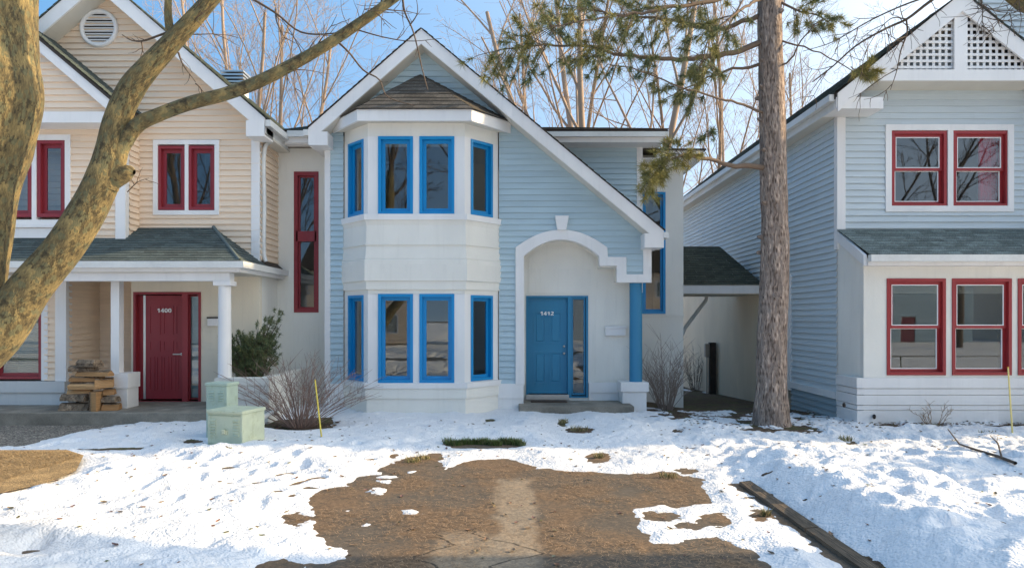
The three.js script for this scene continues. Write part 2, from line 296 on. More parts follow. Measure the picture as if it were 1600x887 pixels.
const drivePoly = poly([[492, 776], [520, 765], [556, 762], [570, 747], [612, 742], [598, 731], [640, 716], [676, 712], [692, 736], [716, 729], [738, 720], [792, 718], [832, 735], [900, 738], [960, 742], [1040, 740], [1085, 750], [1088, 765], [1100, 784], [1052, 790], [1040, 783], [980, 795], [984, 815], [1002, 840], [1004, 868], [1028, 875], [1036, 856], [1090, 850], [1112, 845], [1160, 860], [1186, 887], [1210, 960], [1230, 1200], [330, 1200], [420, 960], [500, 885], [576, 866], [530, 850], [510, 835], [500, 812], [512, 800]]);
const bares = [drivePoly,
  poly([[-200, 720], [100, 719], [122, 726], [112, 745], [62, 765], [-200, 830]]),
  poly([[-300, 664], [170, 666], [110, 676], [30, 695], [-300, 730]]),
  poly([[90, 700.5], [120, 699], [180, 697.5], [228, 696], [222, 702], [150, 703.5], [100, 702.5]]),
  poly([[696, 694], [720, 689], [800, 688], [818, 695], [790, 699], [712, 699]]),
  poly([[405, 668], [420, 655], [520, 650], [520, 668], [470, 672]])];
const edgePoly = [[2.72, -8.15], [2.88, -8.2], [2.93, -7.4], [2.925, -6.2], [2.95, -4.9], [2.98, -2], [2.74, -2], [2.73, -4.9], [2.725, -6.2], [2.72, -7.2]];
bares.push(edgePoly.map(([x, z]) => [x, z]));
const blobs = [[588, 768, 22, 9], [600, 752, 28, 6], [645, 800, 24, 8], [632, 806, 10, 6], [570, 818, 13, 6], [605, 746, 26, 4], [640, 738, 16, 4], [545, 798, 11, 4], [574, 825, 8, 4], [607, 776, 6, 2.5], [642, 769, 5, 2], [521, 827, 5, 3]];
const holesInSnow = [[1115, 812, 16, 5.5], [1034, 806, 17, 5], [936, 716, 9, 4], [905, 671, 22, 5], [1076, 736, 10, 2.5], [1332, 690, 8, 3], [765, 655, 9, 3], [1192, 806, 7, 4], [960, 640, 12, 3], [880, 660, 8, 6], [300, 688, 14, 4], [206, 713, 10, 3], [1073, 822, 9, 2.5], [460, 811, 12, 5], [1060, 672, 10, 3]];
function snowSd(x, z) {
  const D = -z, n1 = fbm(x * 1.9, z * 1.9, 4, 5) - 0.5, n2 = fbm(x * 8, z * 8, 3, 6) - 0.5; let s = 3;
  for (let k = 0; k < bares.length; k++) { const d = -sdPoly(bares[k], x, z) + (k === 6 ? n2 * 0.15 + n1 * 0.1 : k === 1 ? n2 * 0.06 : n1 * 0.14 + n2 * 0.16); if (d < s) s = d; }
  if (D > 3) {
    const py = 497 + EYE * F / D, px = 800 + x * F / D, m = D / F;
    for (const [a, b, rx, ry] of blobs) { const e = (1 - Math.hypot((px - a) / rx, (py - b) / ry)) * rx * m + n2 * 0.12 + (fbm(x * 19, z * 19, 3, 9) - 0.5) * 0.16; if (e > s) s = Math.max(s, e); }
    for (const [a, b, rx, ry] of holesInSnow) { const e = -(1 - Math.hypot((px - a) / rx, (py - b) / ry)) * rx * m + n2 * 0.1 + (fbm(x * 19, z * 19, 3, 9) - 0.5) * 0.16; if (e < s) s = e; }
    // patchy thin cover under the pine, in the passage and along the foundations
    const pine = Math.max(sst(1.7, 0.2, Math.hypot(x - 4.9, (z + 13.0) * 0.8)), sst(12.6, 14.2, D) * sst(2.2, 3.2, x) * sst(9, 7, x), sst(0.5, 0.05, Math.abs(z + 12.75)) * sst(6.2, 6.9, x));
    if (D > 15 && D < 60 && x > 2.5 && x < 14) s = Math.min(s, Math.max(15.4 - D, D - 22.5) + n1);
    if (pine > 0) { const q = (fbm(x * 3.1, z * 3.1, 4, 44) - lerp(0.12, 0.60, pine)) * 0.9 + n2 * 0.25; if (q < s) s = q; }
    const spk = (fbm(x * 4.5, z * 4.5, 3, 71) - 0.20) * 1.3; if (spk < s && D < 13 && x > 2.5) s = Math.max(spk, -0.02);
  }
  if (z > 0.4 && z < 7.5) s = Math.min(s, Math.abs(Math.abs(z - 3.9) - 1.1) - 0.28 + n1 * 0.3);      // the street behind the camera
  return s;
}
function lumps(x, z) {
  const D = -z, left = sst(0, -2.6, x) * sst(11.4, 10.4, D), right = sst(3.0, 4, x) * sst(11.6, 10.6, D);
  let h = (fbm(x * 1.1, z * 1.1, 3, 15) - 0.5) * 0.09 + (fbm(x * 4.2, z * 4.2, 3, 16) - 0.5) * 0.055 + (fbm(x * 14, z * 14, 3, 17) - 0.5) * 0.022;
  if (left > 0 || right > 0) {
    // old footprints: dented ovals on a jittered grid
    const gx = Math.floor(x / 0.42), gz = Math.floor(z / 0.42); let dent = 0;
    for (let a = -1; a <= 1; a++) for (let b = -1; b <= 1; b++) { const i = gx + a, j = gz + b; if (hash(i, j, 3) < 0.95 - 0.9 * sst(0.35, 0.62, fbm(i * 0.23, j * 0.23, 2, 8))) continue; const cx = (i + hash(i, j, 1)) * 0.42, cz = (j + hash(i, j, 2)) * 0.42, an = hash(i, j, 4) * 3, dx = x - cx, dz = z - cz, e = Math.hypot((dx * Math.cos(an) + dz * Math.sin(an)) / (0.13 + 0.1 * hash(i, j, 6)), (dz * Math.cos(an) - dx * Math.sin(an)) / (0.07 + 0.06 * hash(i, j, 7))); dent = Math.max(dent, sst(1.15, 0.45, e) * (0.5 + 0.5 * hash(i, j, 5))); }
    h -= dent * 0.075 * Math.max(left, right * 0.6);
    h += (fbm(x * 1.7 + 5 + z * 0.5, z * 2.6, 4, 19) - 0.5) * (0.20 * left + 0.12 * right);
  }
  return h;
}
function lines(dense0, dense1, step, far0, far1) { const a = []; for (let v = dense0, s = step; v > far0; s *= 1.25) { v -= s; a.unshift(v); } for (let v = dense0; v < dense1; v += step) a.push(v); for (let v = dense1, s = step; v < far1; s *= 1.25) { a.push(v); v += s; } return a; }
function sheet(xs, zs, hgt) {
  const nx = xs.length, nz = zs.length, p = new Float32Array(nx * nz * 3), uv = new Float32Array(nx * nz * 2), idx = [];
  for (let j = 0; j < nz; j++) for (let i = 0; i < nx; i++) { const o = j * nx + i; p[3 * o] = xs[i]; p[3 * o + 1] = hgt(xs[i], zs[j]); p[3 * o + 2] = zs[j]; uv[2 * o] = xs[i]; uv[2 * o + 1] = zs[j]; }
  for (let j = 0; j + 1 < nz; j++) for (let i = 0; i + 1 < nx; i++) { const a = j * nx + i, c = a + nx; if ([a, c, a + 1, c + 1].every((q) => p[3 * q + 1] < terrain(p[3 * q], p[3 * q + 2]) - 0.05)) continue; idx.push(a, c, a + 1, a + 1, c, c + 1); }
  const g = new THREE.BufferGeometry(); g.setAttribute('position', new THREE.BufferAttribute(p, 3)); g.setAttribute('uv', new THREE.BufferAttribute(uv, 2)); g.setIndex(idx); g.computeVertexNormals(); g.userData.keepUV = true; return g;
}
const soilTex = tex(1024, (u, v) => {
  const a = fbm(u * 12, v * 12, 5, 101, 12), b = fbm(u * 60, v * 60, 3, 102, 60), s = vn(u * 300, v * 300, 103, 300), gr = sst(0.5, 0.62, fbm(u * 9, v * 9, 4, 105, 9)), k = 0.55 + 0.5 * b + 0.2 * (s - 0.5);
  return [lerp(0.36, 0.35, gr) * k + a * 0.1, lerp(0.29, 0.34, gr) * k + a * 0.08, lerp(0.22, 0.20, gr) * k + a * 0.05];
}, 3.3);
{
  const xs = lines(-9, 9, 0.12, -420, 420), zs = lines(-15, -4, 0.12, -420, 420);
  tag(obj('ground', sheet(xs, zs, (x, z) => terrain(x, z) - 0.02 + (fbm(x * 3, z * 3, 2, 77) - 0.5) * 0.02), M({ map: soilTex, bumpMap: stuccoBump, bumpScale: 0.02, roughness: 1 })), null, null, null, 'structure');
  // old asphalt drive under a coat of needles
  const x0 = -4.4, x1 = 3.1, z0 = -11.6, z1 = 0.2, rnd = rngOf(5);
  const asph = tex(2048, (u, v) => {
    const x = lerp(x0, x1, u), z = lerp(z0, z1, v), D = -z, px = 800 + x * F / D, py = 497 + EYE * F / D;
    const rx = x * 0.8 + z * 0.6, rz = z * 0.8 - x * 0.6, n = fbm(rx * 2.2, rz * 2.2, 6, 111), f = 0.55 * fbm(rx * 30, rz * 30, 4, 112) + 0.45 * fbm(x * 75 + 3, z * 75, 2, 117), g = hash(Math.floor(x * 190), Math.floor(z * 190), 113), wob = (fbm(x * 5, z * 5, 4, 114) - 0.5) * 0.35;
    const litter = clamp(sst(0.25, 0.75, n + (f - 0.5) * 0.5) + sst(8.2, 9.6, D) * 0.35);
    // pale worn strip along the middle of the drive and a patched slab beside it
    const strip = sst(0.26, 0.12, Math.abs(x - 0.03) + wob * 0.7 ) * sst(8.6, 8.25, D + wob) , slabA = sst(-0.75, -0.6, x + wob * 0.5) * sst(0.30, 0.16, x + wob * 0.4) * sst(6.45, 6.25, D + wob);
    const worn = Math.max(strip, slabA) * (0.72 + 0.5 * (f - 0.5));
    let c = [0.36, 0.325, 0.285].map((k) => k * (0.75 + 0.4 * f + 0.25 * (g - 0.5)));
    const br = [0.46, 0.365, 0.27].map((k) => k * (0.55 + 0.75 * f + 0.3 * (g - 0.5)));
    c = c.map((k, i) => lerp(k, br[i], litter * 0.85));
    const pale = [0.60, 0.54, 0.46].map((k) => k * (0.8 + 0.35 * f + 0.12 * (g - 0.5)));
    c = c.map((k, i) => lerp(k, pale[i], clamp(worn)));
    const crack = Math.min(Math.abs(x + 0.02 + (fbm(z * 2.4, 3, 4, 120) - 0.5) * 0.9), D < 6.5 ? 9 : 9), ck = sst(0.018, 0.006, crack) * sst(6.55, 6.3, D) + sst(0.02, 0.006, Math.abs(x + 0.68 + (fbm(z * 3, 9, 4, 121) - 0.5) * 0.5)) * sst(6.5, 6.2, D);
    return c.map((k) => k * (1 - 0.55 * clamp(ck)));
  }, 1);
  asph.repeat.set(1, 1); asph.wrapS = asph.wrapT = THREE.ClampToEdgeWrapping;
  const dx = lines(x0, x1, 0.1, x0, x1), dz = lines(z0, z1, 0.1, z0, z1), dg = sheet(dx, dz, (x, z) => 0.002 + (fbm(x * 2.5, z * 2.5, 3, 79) - 0.5) * 0.016 + (Math.abs(x - stepX) < 0.3 ? 0 : 0));
  const uv = dg.attributes.uv; for (let i = 0; i < uv.count; i++) uv.setXY(i, (uv.getX(i) - x0) / (x1 - x0), (uv.getY(i) - z0) / (z1 - z0));
  const drv = obj('driveway', dg, M({ map: asph, roughness: 0.95, bumpMap: null })); tag(drv, null, null, null, 'structure');
  const pathTex = tex(512, (u, v) => { const a = vn(u * 150, v * 150, 131, 150), b = fbm(u * 10, v * 10, 4, 132, 10), k = 0.62 + 0.35 * a * a + 0.3 * (b - 0.5); return [0.80 * k, 0.66 * k, 0.45 * k]; }, 1.3);
  const pg = (p, y) => { const g = new THREE.ShapeGeometry(new THREE.Shape(p.map(([a, b]) => new THREE.Vector2(a, -b)))); g.rotateX(-Math.PI / 2); g.translate(0, y, 0); return g; };
  tag(obj('gravel_path', pg(poly([[-260, 716], [104, 715], [130, 724], [118, 750], [66, 772], [-260, 845]]), 0.115), M({ map: pathTex, bumpMap: stuccoBump, bumpScale: 0.012, roughness: 1 })), null, null, null, 'structure');
  tag(obj('gravel_bed', pg(poly([[-320, 661], [190, 663], [115, 678], [30, 699], [-320, 736]]), 0.012), M({ map: tex(512, (u, v) => { const a = vn(u * 60, v * 60, 141, 60), b = vn(u * 130, v * 130, 142, 130), k = 0.30 + 0.5 * a * b + 0.15 * a; return [k, k * 0.94, k * 0.86]; }, 1.2), bumpMap: stuccoBump, bumpScale: 0.03, roughness: 1 })), null, null, null, 'structure');
  const road = bx(-120, 120, -0.05, 0.006, 0.9, 6.9); tag(obj('street', road, M({ map: tex(512, (u, v) => { const a = fbm(u * 10, v * 10, 4, 151, 10), b = vn(u * 200, v * 200, 152, 200), k = 0.26 + 0.1 * a + 0.09 * (b - 0.5); return [k, k, k * 1.02]; }, 3), roughness: 0.95 })), null, null, null, 'structure');
}
{
  const xs = lines(-8.6, 8.8, 0.034, -300, 300), zs = []; for (let D = 17.5; D > 4.3; D /= 1.0045) zs.push(-D);
  for (let z = -4.3, s = 0.05; z < 300; s *= 1.2) { zs.push(z); z += s; } for (let z = -17.5, s = 0.12; z > -300; s *= 1.25) { z -= s; zs.unshift(z); }
  tag(obj('snow_cover', sheet(xs, zs, (x, z) => {
    const s = snowSd(x, z), t = terrain(x, z); if (s < 0) return t - 0.012 + Math.max(-0.05, s * 0.6) - 0.004;
    const e = 1 - Math.exp(-s / 0.13), th = 0.034 + 0.06 * sst(0.05, 0.7, s); return t - 0.012 + th * e + lumps(x, z) * sst(0, 0.55, s);
  }), mats.snow), null, null, null, 'structure');
}

// ------------------------------------------------------------------ blue house
const BLUE_D = 14.6;
{
  const D = BLUE_D, hs = thing('blue_house', 'blue clapboard gabled house with two-storey white bay and arched entry', 'house', [-0.5, 0, -D]);
  const x = (px) => X(px, D), y = (py) => Y(py, D), fr = frameAt(0, -D, 0);
  const xa = -1.89, ya = 8.02, sl = 0.877, sr = 0.83, zf = -14.13;
  const front = part('front_wall', hs);
  // entry opening in the siding
  const arcC = x(877), arcW = 68 / 72.74, spr = y(390), peak = y(366), arcH = peak - spr;
  const archBreaks = Array.from({ length: 14 }, (_, i) => spr + arcH * i / 14);
  const entry = [
    { y0: 0, y1: y(435), l: () => x(812), r: () => 9 }, { y0: y(435), y1: y(408), l: () => x(812), r: () => x(971) },
    { y0: y(408), y1: spr, l: () => x(812), r: () => x(943) },
    { y0: spr, y1: peak, l: (v) => arcC - arcW * Math.sqrt(clamp(1 - (v - spr) / arcH)), r: (v) => arcC + arcW * Math.sqrt(clamp(1 - (v - spr) / arcH)), breaks: archBreaks }];
  siding(front, fr, { y0: y(600), y1: 7.72, l: (v) => Math.max(-3.92, xa - (7.78 - v) / sl), r: (v) => Math.min(2.86, Math.max(xa, xa + (7.78 - v) / sr)), breaks: [7.78 - (xa + 3.92) * sl, 7.78 - (2.86 - xa) * sr], holes: [rect(-3.62, -0.28, 0, 6.22), ...entry], mat: SID.blue, seed: 11 });
  // solid wall behind the boards
  obj('sheathing', [bx(-3.92, -3.6, -0.3, 5.9, -0.14, -0.006), bx(-0.3, x(813), -0.3, 6.2, -0.14, -0.006), slab([[-3.9, 6.2], [-0.3, 6.2], [-0.3, 6.42], [xa, 7.72], [-3.7, 6.2]], -0.14, -0.006), slab([[x(813), peak + 0.02], [x(944), peak + 0.02], [x(944), y(407)], [x(972), y(407)], [x(972), y(434)], [2.85, y(434)], [2.85, 3.8], [-0.3, 6.4], [-0.3, 5.2], [x(813), 5.2]], -0.14, -0.006)], mats.roomDark, front, fr);
  obj('corner_board', [bx(-4.02, -3.9, -0.2, 5.75, -0.12, 0.035)], mats.trim, hs, fr);
  // entry surround: stepped arch band with the reveal behind it
  const arc = (c, w, s, p, n, rev) => Array.from({ length: n + 1 }, (_, i) => { const t = (rev ? 1 - i / n : i / n) * 2 - 1; return [c + w * t, s + (p - s) * (1 - t * t)]; });
  const outer = [[x(806), y(600)], ...arc(arcC, 71 / 72.74, y(387), y(359.5), 24, false), [x(949), y(402)], [x(978), y(402)], [x(978), y(429)], [x(1005), y(429)], [x(1005), y(360)], [x(1017), y(366)]];
  const inner = [[x(1017), y(441)], [x(964), y(441)], [x(964), y(415)], [x(937), y(415)], ...arc(arcC, 59 / 72.74, y(400), y(374), 24, true), [x(819), y(600)]];
  { const g = new THREE.ExtrudeGeometry(shapeOf([...outer, ...inner]), { depth: 0.10, bevelEnabled: true, bevelThickness: 0.008, bevelSize: 0.008, bevelSegments: 1 }); g.translate(0, 0, -0.05); obj('entry_arch_trim', g, mats.trim, hs, fr); }
  { const o2 = [[x(810), y(600)], ...arc(arcC, 67 / 72.74, y(390), y(364), 24, false), [x(945), y(406)], [x(973), y(406)], [x(973), y(433)], [x(1014), y(433)]], i2 = [[x(1014), y(439)], [x(966), y(439)], [x(966), y(417)], [x(939), y(417)], ...arc(arcC, 61 / 72.74, y(398), y(372), 24, true), [x(817.5), y(600)]]; obj('entry_reveal', slab([...o2, ...i2], -0.62, -0.06), mats.stucco, hs, fr); }
  { const k = new THREE.ExtrudeGeometry(shapeOf([[x(871), y(360)], [x(884), y(360)], [x(888), y(338)], [x(867), y(338)]]), { depth: 0.10, bevelEnabled: true, bevelThickness: 0.01, bevelSize: 0.006, bevelSegments: 1 }); k.translate(0, 0, 0.0); obj('keystone', k, mats.trim, hs, fr); }
  // recessed entry wall
  const D2 = 15.2, f2 = frameAt(0, -D2, 0), x2 = (px) => X(px, D2), y2 = (py) => Y(py, D2);
  obj('entry_wall', slab([[0.16, -0.2], [x2(985), -0.2], [x2(985), 4.1], [0.16, 4.1]], -0.15, 0, [[x2(822), x2(919), y2(620), y2(462)]]), mats.stucco, hs, f2);
  { const c = (x2(826) + x2(928)) / 2, w = (x2(928) - x2(826)) / 2; obj('arch_panel', slab([[c - w, y2(458)], [c + w, y2(458)], ...arc(c, w, y2(402), y2(384), 18, true)], 0, 0.018), mats.stucco, hs, f2); }
  obj('wall_panel', bx(x2(930), x2(982), y2(594), y2(448), 0, 0.014), mats.stucco, hs, f2);
  obj('base_course', [bx(x2(920), x2(986), -0.2, y2(598), 0.0, 0.05), bx(x2(920), x2(986), y2(613), y2(597), 0.04, 0.07)], mats.trim, hs, f2);
  // door, sidelight, number
  const dfr = obj('door_frame', [...ringBoxes(x2(822), x2(919), y2(621), y2(462), -0.1, 0.02, 0.045, 0.03), bx(x2(887), x2(893), y2(621), y2(462), -0.1, 0.018)], mats.blueDoor, hs, f2);
  const dz0 = -0.07, dr = obj('door', rbx(x2(825), x2(887), y2(615), y2(465), dz0 - 0.045, dz0, 0.006), mats.blueDoor, hs, f2);
  const pw = (x2(887) - x2(825));
  for (const [a, b, c, d] of [[0.14, 0.46, 0.52, 0.86], [0.54, 0.86, 0.52, 0.86], [0.14, 0.46, 0.10, 0.44], [0.54, 0.86, 0.10, 0.44]]) { const xx0 = x2(825) + a * pw, xx1 = x2(825) + b * pw, yy0 = lerp(y2(615), y2(465), c), yy1 = lerp(y2(615), y2(465), d); obj('door_panel', [...ringBoxes(xx0, xx1, yy0, yy1, dz0 - 0.01, dz0 + 0.012, 0.03), rbx(xx0 + 0.06, xx1 - 0.06, yy0 + 0.06, yy1 - 0.06, dz0 - 0.02, dz0 + 0.012, 0.012)], mats.blueDoor, dr, f2); }
  for (const py of [541, 552]) { const k = new THREE.SphereGeometry(0.028, 14, 10); k.translate(x2(881.5), y2(py), dz0 + 0.045); const s = new THREE.CylinderGeometry(0.012, 0.02, 0.04, 10); s.rotateX(Math.PI / 2); s.translate(x2(881.5), y2(py), dz0 + 0.015); obj('door_knob', [k, s], mats.metal, dr, f2); }
  lettering(dr, '1412', x2(855), y2(492.5), -D2 + dz0 + 0.013, 0.085, mats.white);
  obj('threshold', bx(x2(822), x2(889), y2(624), y2(616), -0.06, 0.06), mats.metal, hs, f2);
  { const s0 = x2(893), s1 = x2(915); const sdl = obj('sidelight', ringBoxes(s0, s1, y2(617), y2(465), -0.08, -0.03, 0.04), mats.blueDoor, hs, f2); obj('pane', bx(s0 + 0.036, s1 - 0.036, y2(614), y2(468), -0.056, -0.052), mats.glass, sdl, f2); }
  room(hs, 0.1, 2.6, 0, 2.9, -18, -15.36, mats.room);
  // round blue corner column on its plinth
  { const g = new THREE.CylinderGeometry(0.135, 0.14, y(440) - y(598), 32); g.translate(x(996), (y(440) + y(598)) / 2, -14.78); const c = obj('corner_column', g, mats.blueCol, hs); obj('column_plinth', [rbx(x(970), x(1014), y(612), y(597), -15.13, -14.58, 0.01), rbx(x(973), x(1011), -0.2, y(611), -15.13, -14.62, 0.01)], mats.trim, c); }
  // foundation band either side of the bay
  const bnd = (a, b) => [bx(a, b, -0.25, y(622), -0.12, 0.03), bx(a, b, y(622), y(599), -0.12, 0.05)];
  obj('base_course', bnd(-3.9, -3.6), mats.trim, hs, fr); obj('base_course', bnd(-0.3, x(818)), mats.trim, hs, fr);
  // ---- bay
  const zb = 0.7, q = (o) => [[-3.6 - o, -0.15], [-3.6 - o, 0], [-2.95 - o * 0.7, zb + o], [-0.97 + o * 0.7, zb + o], [-0.3 + o, 0], [-0.3 + o, -0.15]];
  const layer = (y0, y1, o0, o1 = o0) => prism(q(o0).map(([a, b]) => [a, y0, -D + b]), q(o1).map(([a, b]) => [a, y1, -D + b]));
  const yb = (py) => Y(py, D - zb);
  const facet = [[frameAt(-2.95, -D + zb, 0), 1.98], [frameAt(-3.6, -D, -Math.atan2(zb, 0.65) * 180 / Math.PI + 0), Math.hypot(0.65, zb)], [frameAt(-0.97, -D + zb, Math.atan2(zb, 0.67) * 180 / Math.PI), Math.hypot(0.67, zb)]];
  facet[1][0] = new THREE.Matrix4().makeBasis(V3(0.65, 0, zb).normalize(), V3(0, 1, 0), V3(-zb, 0, 0.65).normalize()).setPosition(-3.6, 0, -D);
  facet[2][0] = new THREE.Matrix4().makeBasis(V3(0.67, 0, -zb).normalize(), V3(0, 1, 0), V3(zb, 0, 0.67).normalize()).setPosition(-0.97, 0, -D + zb);
  const bay = obj('bay_apron', [layer(yb(459.2), yb(452), 0.0), layer(yb(452), yb(440), 0.04), layer(yb(440), yb(438.5), 0.04, 0.075), layer(yb(438.5), yb(406), 0.075), layer(yb(406), yb(404), 0.075, 0.05), layer(yb(404), yb(383), 0.06, 0.035), layer(yb(383), yb(381), 0.06, 0.06), layer(yb(381), yb(352), 0.038, 0.03), layer(yb(352), yb(344), 0.03, 0.055)], mats.stucco, hs);
  obj('bay_base', [layer(-0.25, yb(622), 0.03), layer(yb(622), yb(606), 0.06)], mats.stucco, hs); obj('bay_head', layer(yb(213), yb(184), 0.0), mats.stucco, hs);
  obj('bay_sill', layer(yb(606), yb(597.9), 0.085), mats.trim, bay); obj('bay_sill', layer(yb(344), yb(334.9), 0.085), mats.trim, bay);
  const wins = { up: [[yb(335), yb(213)]], lo: [[yb(598), yb(459)]] };
  for (const [w0, w1] of [...wins.up, ...wins.lo]) {
    const a0 = 0.21, gap = (1.98 - 0.42 - 0.13) / 2;
    const hf = [[a0, a0 + gap, w0, w1], [a0 + gap + 0.13, 1.98 - a0, w0, w1]];
    const solid = (fw, len, hl, k) => obj('bay_facet', slab([[0, w0 - 0.002], [len, w0 - 0.002], [len, w1 + 0.002], [0, w1 + 0.002]], -0.14, 0, hl.map(([a, b, c, d]) => [a, b, c + 0.004, d - 0.004])), mats.trim, bay, fw);
    solid(facet[0][0], 1.98, hf); for (const h of hf) win(hs, facet[0][0], h[0], h[1], h[2], h[3], { mat: mats.blueTrim, depth: 0.12 });
    for (const k of [1, 2]) { const L = facet[k][1], h = [0.17, L - 0.17, w0 + 0.02, w1 - 0.02]; solid(facet[k][0], L, [h]); win(hs, facet[k][0], h[0], h[1], h[2], h[3], { mat: mats.blueTrim, depth: 0.12, fw: 0.055, sw: 0.065 }); }
  }
  obj('bay_floor', layer(yb(446), yb(350), -0.16), mats.room, bay);
  room(hs, -3.55, -0.35, 0.25, 3.0, -19, -14.76); room(hs, -3.55, -0.35, 3.6, 6.3, -19, -14.76);
  // bay eaves and faceted roof
  const ov = (o) => [[-3.6 - o * 1.05, 0.03], [-2.95 - o * 0.62, zb + o], [-0.97 + o * 0.62, zb + o], [-0.3 + o * 1.05, 0.03]], yE = Y(188, 13.62), yT = Y(170, 13.62);
  { const a = ov(0.26), f0 = a.map(([u, v]) => [u, yE, -D + v]), f1 = a.map(([u, v]) => [u, yT, -D + v]); const inn = ov(0.21), g0 = inn.map(([u, v]) => [u, yE, -D + v]), g1 = inn.map(([u, v]) => [u, yT, -D + v]), qd = []; for (let i = 0; i < 3; i++) { qd.push([f0[i], f0[i + 1], f1[i + 1], f1[i]], [g0[i + 1], g0[i], g1[i], g1[i + 1]], [f0[i + 1], f0[i], g0[i], g0[i + 1]], [f1[i], f1[i + 1], g1[i + 1], g1[i]]); } qd.push([f0[0], f1[0], g1[0], g0[0]], [f0[3], g0[3], g1[3], f1[3]]); obj('bay_fascia', polyGeo(qd), mats.trim, hs);
    obj('bay_soffit', prism(inn.map(([u, v]) => [u, yE + 0.02, -D + v]), inn.map(([u, v]) => [u, yE + 0.06, -D + v])), mats.soffit, hs);
    const r = ov(0.30).map(([u, v]) => [u, yT + 0.002, -D + v]), ap = [-1.96, 7.22, -D + 0.05]; const rf = obj('bay_roof', polyGeo([[r[0], r[1], ap], [r[1], r[2], ap], [r[2], r[3], ap]]), mats.dark, hs);
    shingles(rf, r[0], r[1], ap, ap, SH.brown, 31); shingles(rf, r[1], r[2], ap, ap, SH.brown, 32); shingles(rf, r[2], r[3], ap, ap, SH.brown, 33); }
  // main roof
  const xl = -4.24, yl = ya - (xa - xl) * sl, xr = 3.16, yr = ya - (xr - xa) * sr, zr = -23;
  const roof = obj('main_roof', [prism([[xl, yl - 0.1, zr], [xa, ya - 0.1, zr], [xa, ya - 0.1, zf - 0.05], [xl, yl - 0.1, zf - 0.05]], [[xl, yl, zr], [xa, ya, zr], [xa, ya, zf - 0.05], [xl, yl, zf - 0.05]]), prism([[xa, ya - 0.1, zr], [xr, yr - 0.1, zr], [xr, yr - 0.1, zf - 0.05], [xa, ya - 0.1, zf - 0.05]], [[xa, ya, zr], [xr, yr, zr], [xr, yr, zf - 0.05], [xa, ya, zf - 0.05]])], mats.dark, hs);
  shingles(roof, [xl - 0.02, yl, zf + 0.04], [xl - 0.02, yl, zr], [xa, ya + 0.01, zr], [xa, ya + 0.01, zf + 0.04], SH.brown, 41, 0.16, 0.33); shingles(roof, [xr + 0.02, yr, zr], [xr + 0.02, yr, zf + 0.04], [xa, ya + 0.01, zf + 0.04], [xa, ya + 0.01, zr], SH.brown, 42, 0.16, 0.33);
  obj('rake_board', [rakeBoard(xa, ya - 0.003, xl, yl - 0.003, 0.31, zf - 0.04, zf)], mats.trim, hs); obj('rake_board', [rakeBoard(xa, ya - 0.003, xr, yr - 0.003, 0.31, zf - 0.04, zf)], mats.trim, hs);
  obj('rake_soffit', [rakeBoard(xa, ya - 0.29, xl, yl - 0.29, 0.03, -14.62, zf - 0.041), rakeBoard(xa, ya - 0.29, xr, yr - 0.29, 0.03, -14.62, zf - 0.041)], mats.soffit, hs);
  obj('eave_return', [bx(xl, xl + 0.40, yl - 0.36, yl - 0.08, -14.62, zf + 0.002), bx(xl + 0.02, -3.93, yl - 0.36, yl - 0.32, -22, -14.62)], mats.trim, hs);
  obj('eave_return', [bx(xr - 0.40, xr, yr - 0.36, yr - 0.06, -14.62, zf + 0.002), bx(2.9, xr - 0.02, yr - 0.34, yr - 0.3, -15.6, -14.62)], mats.trim, hs);
  obj('eave_gutter', [bx(xl - 0.1, xl, yl - 0.16, yl - 0.04, -22, zf + 0.02), bx(xr, xr + 0.1, yr - 0.16, yr - 0.04, -15.9, zf + 0.02)], mats.gutter, hs);
  // side walls
  obj('side_wall', [bx(-3.92, -3.8, -0.3, 5.9, -23, -14.75), bx(-3.92, 4.14, -0.8, 6.0, -20.2, -20.08), bx(-3.92, 3, -0.3, 5.9, -23.1, -23)], mats.stucco, hs);
  // upper rear block with its own eave
  const D3 = 15.9, f3 = frameAt(0, -D3, 0), up = part('upper_wall', hs), x3 = (px) => X(px, D3);
  siding(up, f3, { y0: 3.6, y1: 6.1, l: 0.4, r: x3(995), mat: SID.blue, seed: 13 });
  obj('sheathing', bx(0.4, x3(1000), 3.6, 6.15, -0.14, -0.006), mats.roomDark, up, f3);
  obj('corner_board', bx(x3(995), x3(1004), 2.6, 6.1, -0.12, 0.03), mats.trim, hs, f3);
  obj('frieze_board', bx(0.4, x3(1004), 6.0, 6.14, 0.002, 0.034), mats.trim, hs, f3);
  { const yt = Y(207, 15.35), y0 = Y(222, 15.35), xe = X(1037, 15.35); obj('upper_eave', [bx(0.2, xe, y0, yt, -15.4, -15.35), bx(xe - 0.05, xe, y0, yt, -21, -15.4), bx(0.2, xe - 0.05, y0 + 0.01, y0 + 0.04, -21, -15.4)], mats.trim, hs); obj('upper_gutter', [bx(0.2, xe + 0.1, yt - 0.11, yt, -15.348, -15.25)], mats.gutter, hs);
    const rf = obj('upper_roof', prism([[0.2, yt, -15.25], [xe + 0.08, yt, -15.25], [xe + 0.08, yt, -21], [0.2, yt, -21]], [[0.2, yt + 0.05, -15.25], [xe + 0.08, yt + 0.05, -15.25], [1.6, yt + 0.9, -18.2], [0.2, yt + 0.9, -18.2]]), mats.dark, hs); shingles(rf, [0.2, yt + 0.05, -15.23], [xe + 0.1, yt + 0.05, -15.23], [1.6, yt + 0.91, -18.2], [0.2, yt + 0.91, -18.2], SH.brown, 45); }
  // set-back white wall with the tall narrow window
  const D4 = 16.4, f4 = frameAt(0, -D4, 0), x4 = (px) => X(px, D4), y4 = (py) => Y(py, D4);
